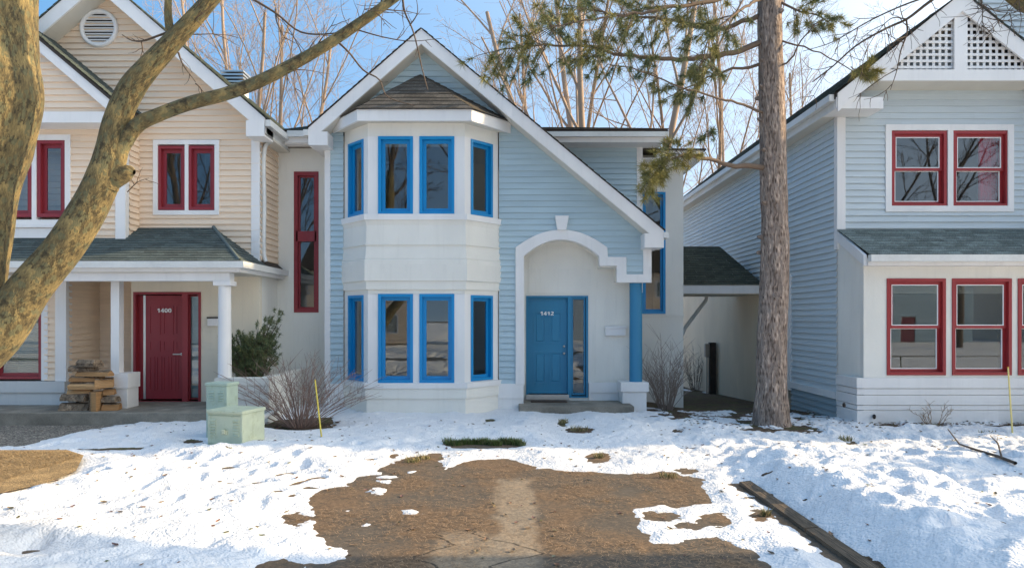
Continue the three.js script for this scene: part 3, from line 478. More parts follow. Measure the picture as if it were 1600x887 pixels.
  obj('setback_wall', [slab([[2.5, -0.3], [4.14, -0.3], [4.14, 6.0], [2.5, 6.0]], -0.14, 0, [[x4(1003), x4(1040), y4(490), y4(300)]]), bx(4.02, 4.14, -0.8, 6.0, -3.6, -0.14)], mats.stucco, hs, f4);
  obj('stucco_band', bx(2.7, 4.145, y4(494), y4(491), 0, 0.02), mats.stucco, hs, f4);
  win(hs, f4, x4(1003), x4(1040), y4(490), y4(300), { mat: mats.blueTrim, fw: 0.06, sw: 0.05, trans: y4(376) });
  room(hs, 2.7, 3.95, 0.3, 5.9, -19, -16.56, mats.room);
  { const yt = Y(236, 16), y0 = Y(248, 16), xe = 4.5; obj('setback_eave', [bx(3.4, xe, y0, yt, -16.02, -15.95), bx(xe - 0.05, xe, y0, yt, -20.3, -16.02), bx(2.5, xe - 0.05, y0, y0 + 0.03, -20.3, -16.02)], mats.trim, hs); obj('setback_roof', prism([[2.5, yt, -15.9], [xe + 0.05, yt, -15.9], [xe + 0.05, yt, -20.3], [2.5, yt, -20.3]], [[2.5, yt + 0.04, -15.9], [xe + 0.05, yt + 0.04, -15.9], [xe + 0.05, yt + 0.04, -20.3], [2.5, yt + 0.5, -20.3]]), mats.dark, hs); }
  // stoop and doormat, mailbox
  { const g = rbx(0.14, 2.55, -0.15, 0.17, -15.15, -14.15, 0.02); tag(obj('concrete_stoop', g, mats.concrete), 'low grey concrete stoop in front of the blue door', 'step'); }
  { tag(obj('doormat', rbx(x2(829), x2(884), 0.172, 0.19, -15.0, -14.72, 0.006), M({ color: '#4c4038', roughness: 1, bumpMap: stuccoBump, bumpScale: 0.01 })), 'dark brown doormat at the foot of the blue door', 'doormat'); }
  { const m = thing('mailbox', 'small white wall mailbox beside the blue door', 'mailbox', [x2(961), y2(524), -D2 + 0.014]); obj('box', rbx(x2(945), x2(977), y2(524), y2(512), 0.016, 0.10, 0.01), mats.trim, m, f2); obj('lid', rbx(x2(944), x2(978), y2(513), y2(509.5), 0.016, 0.12, 0.008), mats.trim, m, f2); }
}
// ------------------------------------------------------------------ cream house on the left
{
  const D = 14.3, hs = thing('cream_house', 'cream clapboard house with dark red windows and shingled porch roof', 'house', [-8, 0, -D]);
  const x = (px) => X(px, D), y = (py) => Y(py, D), fr = frameAt(0, -D, 0), xa = -8.49, ya = 9.07, s = 0.865, zf = -13.83;
  const front = part('front_wall', hs), gable = (v) => (ya - 0.24 - v) / s;
  const wx0 = x(240), wx1 = x(343), wy0 = y(336), wy1 = y(219);
  siding(front, fr, { y0: 2.96, y1: 8.8, l: (v) => Math.max(-12.4, xa - gable(v)), r: (v) => Math.min(-5.32, xa + gable(v)), breaks: [ya - 0.24 - (-5.32 - xa) * s, ya - 0.24 - (12.4 + xa) * s], holes: [rect(wx0 + 0.03, wx1 - 0.03, wy0 + 0.03, wy1 - 0.03)], mat: SID.yellow, seed: 21 });
  obj('sheathing', slab([[-12.4, 2.96], [-5.36, 2.96], [-5.36, 6.0], [xa, 8.74], [-12.4, 5.4]], -0.14, -0.006, [[wx0 + 0.04, wx1 - 0.04, wy0 + 0.04, wy1 - 0.04]]), mats.roomDark, front, fr);
  casing(hs, fr, wx0, wx1, wy0, wy1, 0.095, 0.045, [x(292)], 0.075);
  win(hs, fr, x(247), x(289.5), y(328), y(228), { mat: mats.red, depth: 0.14 }); win(hs, fr, x(294.5), x(336), y(328), y(228), { mat: mats.red, depth: 0.14 });
  room(hs, -7.9, -5.6, 3.9, 6.2, -17.5, -14.46);
  // round gable vent
  { const t = new THREE.TorusGeometry(0.36, 0.045, 10, 40); t.scale(1, 1, 1.2); t.translate(x(155.5), y(45), 0.03); const v = obj('gable_vent', t, mats.trim, hs, fr); const bg = new THREE.CylinderGeometry(0.35, 0.35, 0.02, 32); bg.rotateX(Math.PI / 2); bg.translate(x(155.5), y(45), 0.018); obj('vent_back', bg, mats.dark, v, fr);
    for (let i = -5; i <= 5; i++) { const h = i * 0.062, w = Math.sqrt(0.335 * 0.335 - h * h); const l = bx(-w, w, -0.02, 0.02, -0.006, 0.006); l.rotateX(-0.7); l.translate(x(155.5), y(45) + h, 0.045); obj('louvre', l, mats.trim, v, fr); } }
  obj('corner_board', bx(x(393), x(406), 2.95, 6.1, -0.1, 0.035), mats.trim, hs, fr);
  // main roof
  const xr = -5.04, yr = ya - (xr - xa) * s, xl = -12.7, yl = ya - (xa - xl) * s, zr = -24;
  const roof = obj('main_roof', [prism([[xl, yl - 0.1, zr], [xa, ya - 0.1, zr], [xa, ya - 0.1, zf - 0.05], [xl, yl - 0.1, zf - 0.05]], [[xl, yl, zr], [xa, ya, zr], [xa, ya, zf - 0.05], [xl, yl, zf - 0.05]]), prism([[xa, ya - 0.1, zr], [xr, yr - 0.1, zr], [xr, yr - 0.1, zf - 0.05], [xa, ya - 0.1, zf - 0.05]], [[xa, ya, zr], [xr, yr, zr], [xr, yr, zf - 0.05], [xa, ya, zf - 0.05]])], mats.dark, hs);
  shingles(roof, [xr + 0.02, yr, zr], [xr + 0.02, yr, zf + 0.04], [xa, ya + 0.01, zf + 0.04], [xa, ya + 0.01, zr], SH.green, 51, 0.16, 0.33); shingles(roof, [xl, yl, zf + 0.04], [xl, yl, zr], [xa, ya + 0.01, zr], [xa, ya + 0.01, zf + 0.04], SH.green, 52, 0.16, 0.33);
  for (const e of [[xl, yl], [xr, yr]]) obj('rake_board', rakeBoard(xa, ya - 0.003, e[0], e[1] - 0.003, 0.33, zf - 0.04, zf), mats.trim, hs);
  obj('rake_soffit', [rakeBoard(xa, ya - 0.31, xl, yl - 0.31, 0.03, -14.32, zf - 0.041), rakeBoard(xa, ya - 0.31, xr, yr - 0.31, 0.03, -14.32, zf - 0.041)], mats.soffit, hs);
  obj('eave_return', [bx(xr - 0.38, xr, yr - 0.38, yr - 0.06, -14.32, zf + 0.002)], mats.trim, hs);
  obj('eave_soffit', bx(-5.32, xr, yr - 0.34, yr - 0.30, -15.4, -14.32), mats.soffit, hs);
  obj('eave_gutter', [bx(xr, xr + 0.11, yr - 0.17, yr - 0.04, -15.3, zf - 0.02), bx(xr - 0.02, xr, yr - 0.3, yr - 0.02, -15.3, zf - 0.1)], mats.gutter, hs);
  { const cx = X(367, 20); const c = obj('chimney', bx(cx - 0.28, cx + 0.28, 6.5, 8.85, -20.3, -19.8), mats.stucco, hs); for (let i = 0; i < 4; i++) obj('chimney_cap_slat', bx(cx - 0.34, cx + 0.34, 8.86 + i * 0.1, 8.91 + i * 0.1, -20.36, -19.74), mats.metal, c); obj('chimney_cap_core', bx(cx - 0.2, cx + 0.2, 8.852, 9.2, -20.22, -19.88), mats.dark, c); }
  // right-hand side wall (siding above, stucco below) and downspout
  const side = part('side_wall', hs), fs = frameAt(-5.32, -D, 90);
  siding(side, fs, { y0: 2.98, y1: 6.0, l: 0.0, r: 1.1, mat: SID.yellow, seed: 22 });
  obj('sheathing', [bx(0.0, 1.1, 2.9, 6.1, -0.14, -0.006), bx(1.2, 9.6, -0.3, 6.1, -0.14, -0.006)], mats.roomDark, side, fs);
  obj('lower_side_wall', bx(0.141, 1.1, -0.3, 2.96, -0.12, 0), mats.stucco, hs, fs);
  { const B = new Tubes(); B.tube(spline([V3(-5.08, yr - 0.12, -14.75), V3(-5.10, yr - 0.24, -14.68), V3(-5.22, yr - 0.38, -14.45), V3(-5.255, yr - 0.55, -14.4), V3(-5.255, 4.4, -14.4), V3(-5.255, 3.32, -14.4), V3(-5.22, 3.2, -14.4)], 40), radii([0.045, 0.045], 40), 8); obj('downspout', B.geo(), mats.gutter, hs); }
  // link wall with the tall red window
  const DL = 15.4, fl = frameAt(0, -DL, 0), xL = (px) => X(px, DL), yL = (py) => Y(py, DL), tw = [xL(459), xL(497.5), yL(488), yL(268)];
  obj('link_wall', slab([[-5.32, -0.3], [-3.92, -0.3], [-3.92, 6.0], [-5.32, 6.0]], -0.14, 0, [tw]), mats.stucco, hs, fl);
  obj('link_panel', ringBoxes(xL(450), xL(509), yL(560), yL(259), 0, 0.014, 0.09), mats.stucco, hs, fl);
  win(hs, fl, ...tw, { mat: mats.red, fw: 0.085, sw: 0.04, trans: yL(369), depth: 0.12, proud: 0.012 });
  obj('meeting_rail', bx(tw[0] + 0.05, tw[1] - 0.05, yL(377), yL(361), -0.09, 0.012), mats.red, hs, fl);
  room(hs, -5.2, -4.0, 0.5, 5.8, -19, -15.56, mats.roomDark);
  { const yt = Y(206, 15), y0 = Y(223, 15); obj('link_eave', [bx(-5.02, -4.2, y0, yt, -15.02, -14.98), bx(-5.3, -3.93, y0 - 0.02, y0 + 0.01, -15.4, -15.02)], mats.trim, hs); obj('link_gutter', bx(-4.93, -4.35, yt - 0.13, yt, -14.978, -14.88), mats.gutter, hs); obj('link_vent', bx(-5.26, -4.0, y0 - 0.035, y0 - 0.022, -15.36, -15.26), M({ color: '#8b8378' }), hs);
    const rf = obj('link_roof', prism([[-5.06, yt, -14.9], [-4.2, yt, -14.9], [-4.2, yt, -18], [-5.06, yt, -18]], [[-5.06, yt + 0.02, -14.9], [-4.2, yt + 0.02, -14.9], [-4.2, yt + 1.0, -18], [-5.06, yt + 1.0, -18]]), mats.dark, hs); shingles(rf, [-5.06, yt + 0.02, -14.9], [-4.2, yt + 0.02, -14.9], [-4.2, yt + 1.01, -18], [-5.06, yt + 1.01, -18], SH.green, 53); }
  // projecting left wing with its own small gable
  const DP = 13.8, fp = frameAt(0, -DP, 0), xp = (px) => X(px, DP), yp = (py) => Y(py, DP), wing = part('wing_wall', hs);
  const W = [[xp(58), xp(102)], [xp(6), xp(50)], [xp(-46), xp(-2)]], cw = [xp(-62), xp(111), yp(352), yp(211)];
  siding(wing, fp, { y0: 3.3, y1: 6.05, l: -12.3, r: xp(181), holes: [rect(cw[0] + 0.03, cw[1] - 0.03, cw[2] + 0.03, cw[3] - 0.03)], mat: SID.yellow, seed: 23 });
  obj('sheathing', slab([[-12.3, 2.96], [-7.86, 2.96], [-7.86, 6.0], [-12.3, 6.0]], -0.14, -0.006, [[cw[0] + 0.04, cw[1] - 0.04, cw[2] + 0.04, cw[3] - 0.04]]), mats.roomDark, wing, fp);
  casing(hs, fp, cw[0], cw[1], cw[2], cw[3], 0.11, 0.045, [xp(54), xp(2)], 0.09);
  for (const [a, b] of W) win(hs, fp, a, b, yp(339), yp(219), { mat: mats.red, depth: 0.14, fw: 0.07 });
  obj('skirt_board', [bx(-12.3, xp(116), yp(356), yp(352.5), 0.0, 0.09), bx(-12.3, xp(112), yp(372), yp(356.5), 0.0, 0.05)], mats.trim, hs, fp);
  room(hs, -12, -8.1, 3.9, 6.0, -17, -13.96);
  obj('corner_board', [bx(xp(181), -7.86, 3.2, 6.05, -0.1, 0.035), bx(-7.86, -7.84, 3.2, 6.0, -0.1, 0.035)], mats.trim, hs, fp);
  siding(part('wing_return_wall', hs), frameAt(-7.86, -DP, 90), { y0: 3.3, y1: 6.0, l: 0.1, r: 0.5, mat: SID.yellow, seed: 24 });
  { const z0 = -13.32, ax = -10.2, e = -7.72, ey = Y(165, 13.35), ay = ey + (e - ax) * 0.85, el = ax - (e - ax);
    obj('cornice_board', [bx(el, e - 0.1, Y(192, 13.35), Y(175, 13.35), z0 - 0.05, z0), bx(el, e - 0.1, Y(192, 13.35), Y(190, 13.35), -13.8, z0 - 0.05)], mats.trim, hs);
    obj('rake_board', [rakeBoard(ax, ay, e, ey, 0.27, z0, z0 + 0.04)], mats.trim, hs); obj('rake_board', [rakeBoard(ax, ay, el, ey, 0.27, z0, z0 + 0.04)], mats.trim, hs);
    const pd = part('wing_gable', hs); siding(pd, frameAt(0, z0 - 0.1, 0), { y0: Y(177, 13.35), y1: ay - 0.3, l: (v) => ax - (ay - 0.2 - v) / 0.85, r: (v) => ax + (ay - 0.2 - v) / 0.85, mat: SID.yellow, seed: 25 });
    const rf = obj('wing_roof', [prism([[ax, ay - 0.05, -15.5], [e + 0.03, ey - 0.05, -15.5], [e + 0.03, ey - 0.05, z0 + 0.06], [ax, ay - 0.05, z0 + 0.06]], [[ax, ay + 0.02, -15.5], [e + 0.03, ey + 0.02, -15.5], [e + 0.03, ey + 0.02, z0 + 0.06], [ax, ay + 0.02, z0 + 0.06]]), prism([[el, ey - 0.05, -15.5], [ax, ay - 0.05, -15.5], [ax, ay - 0.05, z0 + 0.06], [el, ey - 0.05, z0 + 0.06]], [[el, ey + 0.02, -15.5], [ax, ay + 0.02, -15.5], [ax, ay + 0.02, z0 + 0.06], [el, ey + 0.02, z0 + 0.06]])], mats.dark, hs);
    shingles(rf, [e + 0.05, ey + 0.025, -15.5], [e + 0.05, ey + 0.025, z0 + 0.07], [ax, ay + 0.025, z0 + 0.07], [ax, ay + 0.025, -15.5], SH.green, 54); }
  // porch roof
  const ye = Y(408, 12.9), yt = 3.9, xe = -5.18, ze = -12.9;
  const pr = obj('porch_roof', prism([[-13, ye - 0.06, ze], [xe, ye - 0.06, ze], [xe, ye - 0.06, -14.32], [-13, ye - 0.06, -14.32]], [[-13, ye, ze], [xe, ye, ze], [-6.28, yt - 0.004, -14.32], [-13, yt - 0.004, -14.32]]), mats.dark, hs);
  shingles(pr, [-13, ye + 0.006, ze - 0.02 + 0.05], [xe + 0.02, ye + 0.006, ze + 0.03], [-6.28, yt, -14.28], [-13, yt, -14.28], SH.green, 55, 0.125, 0.26);
  shingles(pr, [xe + 0.02, ye + 0.006, ze + 0.03], [xe + 0.02, ye + 0.006, -14.32], [-6.28, yt, -14.28], [-6.28, yt, -14.28], SH.green, 56, 0.125, 0.26);
  obj('porch_side_roof', prism([[-5.31, ye - 0.06, -14.33], [xe, ye - 0.06, -14.33], [xe, ye - 0.06, -15.38], [-5.31, ye - 0.06, -15.38]], [[-5.31, ye + 0.14, -14.33], [xe + 0.02, ye, -14.33], [xe + 0.02, ye, -15.38], [-5.31, ye + 0.14, -15.38]]), mats.dark, hs);
  obj('hip_cap', (() => { const B = new Tubes(); B.tube([V3(xe, ye + 0.02, ze), V3(-6.28, yt + 0.02, -14.28)], [0.035, 0.035], 6); return B.geo(); })(), M({ color: '#5c6665', roughness: 1 }), hs);
  obj('porch_gutter', [bx(-13, xe + 0.12, ye - 0.13, ye - 0.005, ze + 0.01, ze + 0.11), bx(xe + 0.02, xe + 0.12, ye - 0.13, ye - 0.005, -15.4, ze + 0.01)], mats.gutter, hs);
  obj('porch_fascia', [bx(-13, xe + 0.02, ye - 0.20, ye - 0.062, ze - 0.03, ze + 0.009), bx(xe - 0.02, xe + 0.02, ye - 0.2, ye - 0.062, -15.4, ze - 0.03)], mats.trim, hs);
  obj('porch_ceiling', bx(-13, xe - 0.02, ye - 0.21, ye - 0.17, -15.3, ze - 0.03), mats.soffit, hs);
  obj('porch_beam', [bx(-9.0, -5.4, ye - 0.37, ye - 0.212, -13.2, -12.98)], mats.trim, hs);
  // porch slab, column, posts
  obj('porch_slab', [rbx(-13, -5.35, -0.2, 0.25, -14.3, -12.62, 0.02), bx(-9.05, -7.9, -0.2, 0.249, -14.95, -14.3)], mats.concrete, hs);
  { const g = new THREE.CylinderGeometry(0.115, 0.125, ye - 0.46 - 0.86, 28); g.translate(-5.53, (ye - 0.46 + 0.86) / 2, -13.07); const c = obj('porch_column', g, mats.trim, hs); obj('column_capital', rbx(-5.70, -5.36, ye - 0.46, ye - 0.372, -13.22, -12.93, 0.01), mats.trim, c); }
  obj('planter_wall', [bx(-5.66, -4.66, -0.2, 0.86, -13.2, -12.97), bx(-4.86, -4.66, -0.2, 0.86, -15.3, -13.2)], mats.stucco, hs);
  for (let i = 0; i < 5; i++) obj('planter_board', prism([[-5.68, 0.18 + i * 0.135, -12.965], [-4.64, 0.18 + i * 0.135, -12.965], [-4.64, 0.18 + i * 0.135, -12.94], [-5.68, 0.18 + i * 0.135, -12.94]].reverse(), [[-5.68, 0.313 + i * 0.135, -12.965], [-4.64, 0.313 + i * 0.135, -12.965], [-4.64, 0.313 + i * 0.135, -12.955], [-5.68, 0.313 + i * 0.135, -12.955]].reverse()), M({ color: '#d9d5cb', map: grainTex }), hs);
  obj('porch_post', [bx(X(177, 13.4), X(190, 13.4), Y(582, 13.4), ye - 0.2, -13.46, -13.3)], mats.trim, hs);
  obj('post_pedestal', [bx(X(170, 13.4), X(206, 13.4), 0.25, Y(584, 13.4), -13.62, -13.22), bx(X(168, 13.4), X(208, 13.4), Y(605, 13.4), Y(582, 13.4), -13.64, -13.2)], mats.trim, hs);
  // lower walls
  const lw = part('lower_wall', hs), lx = xp(62);
  siding(lw, fp, { y0: Y(594, DP), y1: 2.86, l: xp(70), r: xp(88), mat: SID.yellow, seed: 26 });
  obj('sheathing', [bx(xp(68), xp(96), 0.2, 2.86, -0.14, -0.006), bx(-12.4, xp(-60), 0.2, 2.86, -0.14, -0.006)], mats.roomDark, lw, fp);
  obj('corner_board', bx(xp(87), xp(104), 0.6, 2.86, -0.16, 0.035), mats.trim, hs, fp);
  obj('window_head_board', bx(-12.4, xp(88), yp(443), 2.87, -0.1, 0.03), mats.trim, hs, fp); obj('window_casing', bx(xp(65), xp(75), yp(594), yp(443.5), -0.1, 0.03), mats.trim, hs, fp);
  for (const [a, b] of [[xp(-10), xp(65)], [xp(-95), xp(-16)]]) win(hs, fp, a, b, yp(592), yp(444), { mat: mats.red, depth: 0.14, fw: 0.06, sw: 0.06 });
  obj('window_blind', Array.from({ length: 46 }, (_, i) => { const g = bx(-11.4, xp(60), -0.013, 0.013, -0.002, 0.002); g.rotateX(0.6); g.translate(0, 0.82 + i * 0.04, -0.22); return g; }), mats.blind, hs, fp);
  room(hs, -12, xp(85), 0.3, 2.8, -16.5, -14.05, mats.room);
  obj('window_sill', [bx(-12.4, xp(106), yp(612), yp(595), -0.1, 0.12), bx(-12.4, xp(110), 0.25, yp(612), -0.16, 0.08)], M({ color: '#cfd3d6', map: weather, roughness: 0.6 }), hs, fp);
  siding(part('entry_return_wall', hs), frameAt(xp(103), -DP, 90), { y0: 0.28, y1: 2.86, l: 0.05, r: 1.1, mat: SID.yellow, seed: 27 });
  siding(part('entry_back_wall', hs), frameAt(0, -14.9, 0), { y0: 0.28, y1: 2.86, l: xp(103), r: -7.95, mat: SID.yellow, seed: 28 });
  obj('entry_wall', slab([[-8.02, -0.2], [-5.32, -0.2], [-5.32, 2.88], [-8.02, 2.88]], -0.14, 0, [[x(209), x(313), y(628), y(456)]]), mats.cream, hs, fr);
  obj('door_frame', [...ringBoxes(x(208), x(313.5), y(629), y(456), -0.13, 0.018, 0.05, 0.03), bx(x(284), x(293), y(628), y(457), -0.13, 0.012)], mats.redDoor, hs, fr);
  const a = x(223), b = x(284), c = y(624), d = y(461), dz = -0.1, dr = obj('door', rbx(a, b, c, d, dz - 0.045, dz, 0.006), mats.redDoor, hs, fr);
  obj('weather_strip', bx(x(219.5), a, c, d, dz - 0.04, dz + 0.004), mats.metal, dr, fr); obj('door_jamb', bx(x(211), x(219.5), c, d, dz - 0.04, dz), mats.redDoor, dr, fr);
  for (const [u0, u1, v0, v1] of [[0.10, 0.38, 0.62, 0.90], [0.46, 0.72, 0.62, 0.90], [0.78, 0.94, 0.62, 0.90], [0.10, 0.38, 0.46, 0.56], [0.46, 0.72, 0.46, 0.56], [0.78, 0.94, 0.46, 0.56], [0.10, 0.24, 0.08, 0.41], [0.28, 0.42, 0.08, 0.41], [0.46, 0.60, 0.08, 0.41], [0.64, 0.78, 0.08, 0.41], [0.82, 0.94, 0.08, 0.41]]) obj('door_panel', [...ringBoxes(lerp(a, b, u0), lerp(a, b, u1), lerp(c, d, v0), lerp(c, d, v1), dz - 0.01, dz + 0.011, 0.022)], mats.redDoor, dr, fr);
  obj('door_lever', [rbx(x(267), x(281), y(554.5), y(552.5), dz + 0.03, dz + 0.05, 0.008), bx(x(279), x(282), y(555.5), y(551.5), dz, dz + 0.03)], mats.metal, dr, fr);
  lettering(dr, '1400', x(253), y(488), -D + dz + 0.013, 0.085, mats.white);
  obj('threshold', bx(x(208), x(314), 0.2, y(627), -0.1, 0.08), mats.trim, hs, fr);
  { const sdl = obj('sidelight', ringBoxes(x(293), x(309), y(624), y(461), -0.1, -0.06, 0.02), mats.redDoor, hs, fr); obj('pane', bx(x(293) + 0.018, x(309) - 0.018, y(622), y(463), -0.084, -0.08), mats.glass, sdl, fr); obj('sheer_curtain', bx(x(292), x(310), y(622), y(463), -0.19, -0.18), M({ color: '#9fb0ac', roughness: 1, map: grainTex }), sdl, fr); }
  room(hs, -7.9, -5.6, 0.2, 2.7, -17, -14.46, mats.roomDark);
  obj('house_back', [bx(-12.5, -5.2, -0.3, 6, -24.1, -24)], mats.stucco, hs);
  { const m = thing('mailbox', 'small white mailbox with dark slot on the cream wall beside the red door', 'mailbox', [x(334), y(508), -D]); obj('box', rbx(x(326), x(342), y(509), y(497), 0.004, 0.08, 0.008), mats.trim, m, fr); obj('lid', rbx(x(325.5), x(342.5), y(497.5), y(495), 0.004, 0.10, 0.006), mats.dark, m, fr); }
}
// ------------------------------------------------------------------ grey-blue house on the right
{
  const D = 13.8, hs = thing('grey_house', 'pale grey-blue clapboard house with red sash windows and white lattice gable', 'house', [9, 0, -D]);
  const x = (px) => X(px, D), y = (py) => Y(py, D), fr = frameAt(0, -D, 0), front = part('front_wall', hs), XS = 6.63;
  const cw = [x(1383), x(1583), y(331), y(195)];
  siding(front, fr, { y0: 3.3, y1: 7.7, l: (v) => Math.max(x(1320), 8.74 - (8.2 - v) / 0.8), r: (v) => Math.min(11.05, 8.74 + (8.2 - v) / 0.8), breaks: [8.2 - (8.74 - x(1320)) * 0.8, 8.2 - (11.05 - 8.74) * 0.8], holes: [rect(cw[0] + 0.03, cw[1] - 0.03, cw[2] + 0.03, cw[3] - 0.03)], mat: SID.grey, seed: 31, pitch: 0.1305 });
  obj('sheathing', slab([[XS, 2.5], [11.1, 2.5], [11.1, 6.2], [8.74, 8.1], [XS, 6.2]], -0.14, -0.006, [[cw[0] + 0.04, cw[1] - 0.04, cw[2] + 0.04, cw[3] - 0.04]]), mats.roomDark, front, fr);
  obj('corner_board', [bx(XS - 0.035, x(1320.5), 3.4, 6.15, -0.0, 0.035), bx(XS - 0.037, XS - 0.002, 3.4, 6.12, -0.1, 0.0)], mats.trim, hs, fr);
  casing(hs, fr, ...cw, 0.12, 0.045, [x(1484.5)], 0.11);
  for (const [a, b] of [[1393, 1479.5], [1489.5, 1576]]) win(hs, fr, x(a), x(b), y(323), y(204.5), { mat: mats.redBright, hung: true, depth: 0.15, fw: 0.06, sw: 0.055 });
  room(hs, 7.0, 10.9, 3.8, 6.3, -17, -13.96, mats.roomDark);
  obj('curtain', Array.from({ length: 9 }, (_, i) => { const g = new THREE.CylinderGeometry(0.035, 0.04, 1.55, 8); g.translate(x(1545) + i * 0.05, (y(204) + y(323)) / 2, -0.24 - (i % 2) * 0.02); return g; }), mats.curtainRed, hs, fr);
  // lattice gable
  const zg = -13.2, s = 0.8, ax = 8.74, ay = 8.28, e = 2.42, ey = ay - e * s, Dg = 13.22, gx = (px) => X(px, Dg), gy = (py) => Y(py, Dg);
  const tr = obj('gable_frame', [bx(ax - e * 0.66, ax + e * 0.66, gy(126), gy(109), zg - 0.05, zg - 0.002), bx(gx(1491.5), gx(1512), gy(109), ay - 0.2, zg - 0.045, zg - 0.006)], mats.trim, hs);
  obj('rake_board', rakeBoard(ax, ay + 0.03, ax - e, ey + 0.02, 0.36, zg, zg + 0.04), mats.trim, hs); obj('rake_board', rakeBoard(ax, ay + 0.03, ax + e, ey + 0.03, 0.36, zg, zg + 0.04), mats.trim, hs);
  { const pt = 0.1235, top = ay - 0.34; for (let i = 1; i < 9; i++) { const h = gy(109) + i * pt - 0.055, w = (top - h) / s + 0.13; if (w > 0.2) obj('lattice_slat', bx(ax - w, ax + w, h - 0.025, h + 0.025, zg - 0.075, zg - 0.062), mats.trim, tr); }
    for (let i = -15; i <= 15; i++) { const u = ax + i * pt, h = top - Math.abs(i * pt) * s; if (h > gy(109) + 0.03) obj('lattice_slat', bx(u - 0.025, u + 0.025, gy(112), h + 0.13, zg - 0.088, zg - 0.076), mats.trim, tr); } }
  obj('eave_return', [bx(ax - e - 0.02, gx(1380), gy(170), gy(152), zg - 0.55, zg + 0.006)], mats.trim, hs);
  obj('gable_soffit', [bx(ax - e * 0.66, ax + e * 0.66, gy(126) - 0.002, gy(124), -13.78, zg - 0.05)], mats.soffit, hs);
  const zr = -27.7, rf = obj('main_roof', [prism([[ax - e - 0.05, ey - 0.06, zr], [ax, ay - 0.06, zr], [ax, ay - 0.06, zg - 0.01], [ax - e - 0.05, ey - 0.1, zg - 0.01]], [[ax - e - 0.05, ey + 0.02, zr], [ax, ay + 0.03, zr], [ax, ay + 0.03, zg - 0.01], [ax - e - 0.05, ey + 0.02, zg - 0.01]]), prism([[ax, ay - 0.06, zr], [ax + e, ey - 0.06, zr], [ax + e, ey - 0.06, zg - 0.01], [ax, ay - 0.06, zg - 0.01]], [[ax, ay + 0.03, zr], [ax + e, ey + 0.03, zr], [ax + e, ey + 0.03, zg - 0.01], [ax, ay + 0.03, zg - 0.01]])], mats.dark, hs);
  shingles(rf, [ax - e - 0.07, ey + 0.025, zg + 0.08], [ax - e - 0.07, ey + 0.025, zr], [ax, ay + 0.04, zr], [ax, ay + 0.04, zg + 0.08], SH.green, 61, 0.16, 0.33); shingles(rf, [ax + e, ey + 0.04, zr], [ax + e, ey + 0.04, zg + 0.08], [ax, ay + 0.04, zg + 0.08], [ax, ay + 0.04, zr], SH.green, 62, 0.16, 0.33);
  obj('eave_gutter', [bx(ax - e - 0.14, ax - e - 0.03, ey - 0.12, ey + 0.01, -27.6, zg - 0.02), bx(ax - e - 0.028, ax - e, ey - 0.26, ey - 0.062, -27.6, zg - 0.05)], mats.gutter, hs);
  obj('eave_soffit', bx(ax - e, XS, ey - 0.25, ey - 0.22, -27.6, -13.76), mats.soffit, hs);
  // taller rear wing and the wing to the right, its front standing further forward
  { const rw = part('rear_wall', hs); siding(rw, frameAt(0, -14.95, 0), { y0: 6, y1: 10.4, l: 10.35, r: 12.4, mat: SID.grey, seed: 32 }); obj('sheathing', bx(10.35, 12.4, 3, 10.4, -0.14, -0.006), mats.roomDark, rw, frameAt(0, -14.95, 0));
    obj('rear_roof', prism([[10.2, 10.4, -14.8], [18, 10.4, -14.8], [18, 10.4, -16.2], [10.2, 10.4, -16.2]], [[10.2, 10.45, -14.8], [18, 10.45, -14.8], [18, 10.9, -16.2], [10.2, 10.9, -16.2]]), mats.dark, hs);
    const wx = part('right_wing_wall', hs), f5 = frameAt(12.6, -12.0, 0); siding(wx, f5, { y0: 0.3, y1: 6.2, l: 0, r: 6, mat: SID.grey, seed: 33 }); siding(wx, frameAt(12.6, -13.8, -90), { y0: 0.3, y1: 6.2, l: 0, r: 1.8, mat: SID.grey, seed: 34 }); obj('sheathing', [bx(0.002, 6, -0.3, 6.3, -0.14, -0.006), bx(0.006, 0.14, -0.3, 6.3, -12, -0.14)], mats.roomDark, wx, f5);
    obj('right_wing_roof', prism([[12.3, 6.2, -11.6], [19, 6.2, -11.6], [19, 6.2, -24], [12.3, 6.2, -24]], [[12.3, 6.25, -11.6], [19, 6.25, -11.6], [15.6, 9.4, -24], [15.6, 9.4, -11.7]].map((v, i) => i < 2 ? v : v)), mats.dark, hs); obj('right_wing_gable', prism([[12.4, 6.25, -12.1], [18.8, 6.25, -12.1], [18.8, 6.25, -11.65], [12.4, 6.25, -11.65]], [[15.5, 9.3, -12.1], [15.7, 9.3, -12.1], [15.7, 9.3, -11.65], [15.5, 9.3, -11.65]]), mats.trim, hs); }
  // long side wall facing the passage
  const sw = part('side_wall', hs), fs = frameAt(XS, -26, -90), u = (dep) => 26 - dep;
  siding(sw, fs, { y0: 0.5, y1: 6.15, l: -1.6, r: u(13.8), holes: [rect(-3, u(16.12), 0, 3.02)], mat: SID.grey, seed: 35, pitch: 0.1305 });
  obj('sheathing', bx(-1.6, u(13.95), -1.2, 6.15, -0.16, -0.006), mats.roomDark, sw, fs);
  obj('passage_wall', bx(-1.6, u(16.3), -1.2, 3.0, -0.005, 0.03), mats.tan, hs, fs);
  obj('side_trim_board', [bx(u(16.3), u(16.06), 0.30, 3.05, -0.005, 0.05)], mats.trim, hs, fs);
  obj('side_skirt', [bx(u(16.06), u(13.82), 0.36, 0.5, -0.005, 0.05)], mats.trim, hs, fs);
  siding(part('foundation_boards', hs), fs, { y0: -0.16, y1: 0.36, l: u(16.06), r: u(13.82), mat: sidingMat('#93a6ae', 9), seed: 36 });
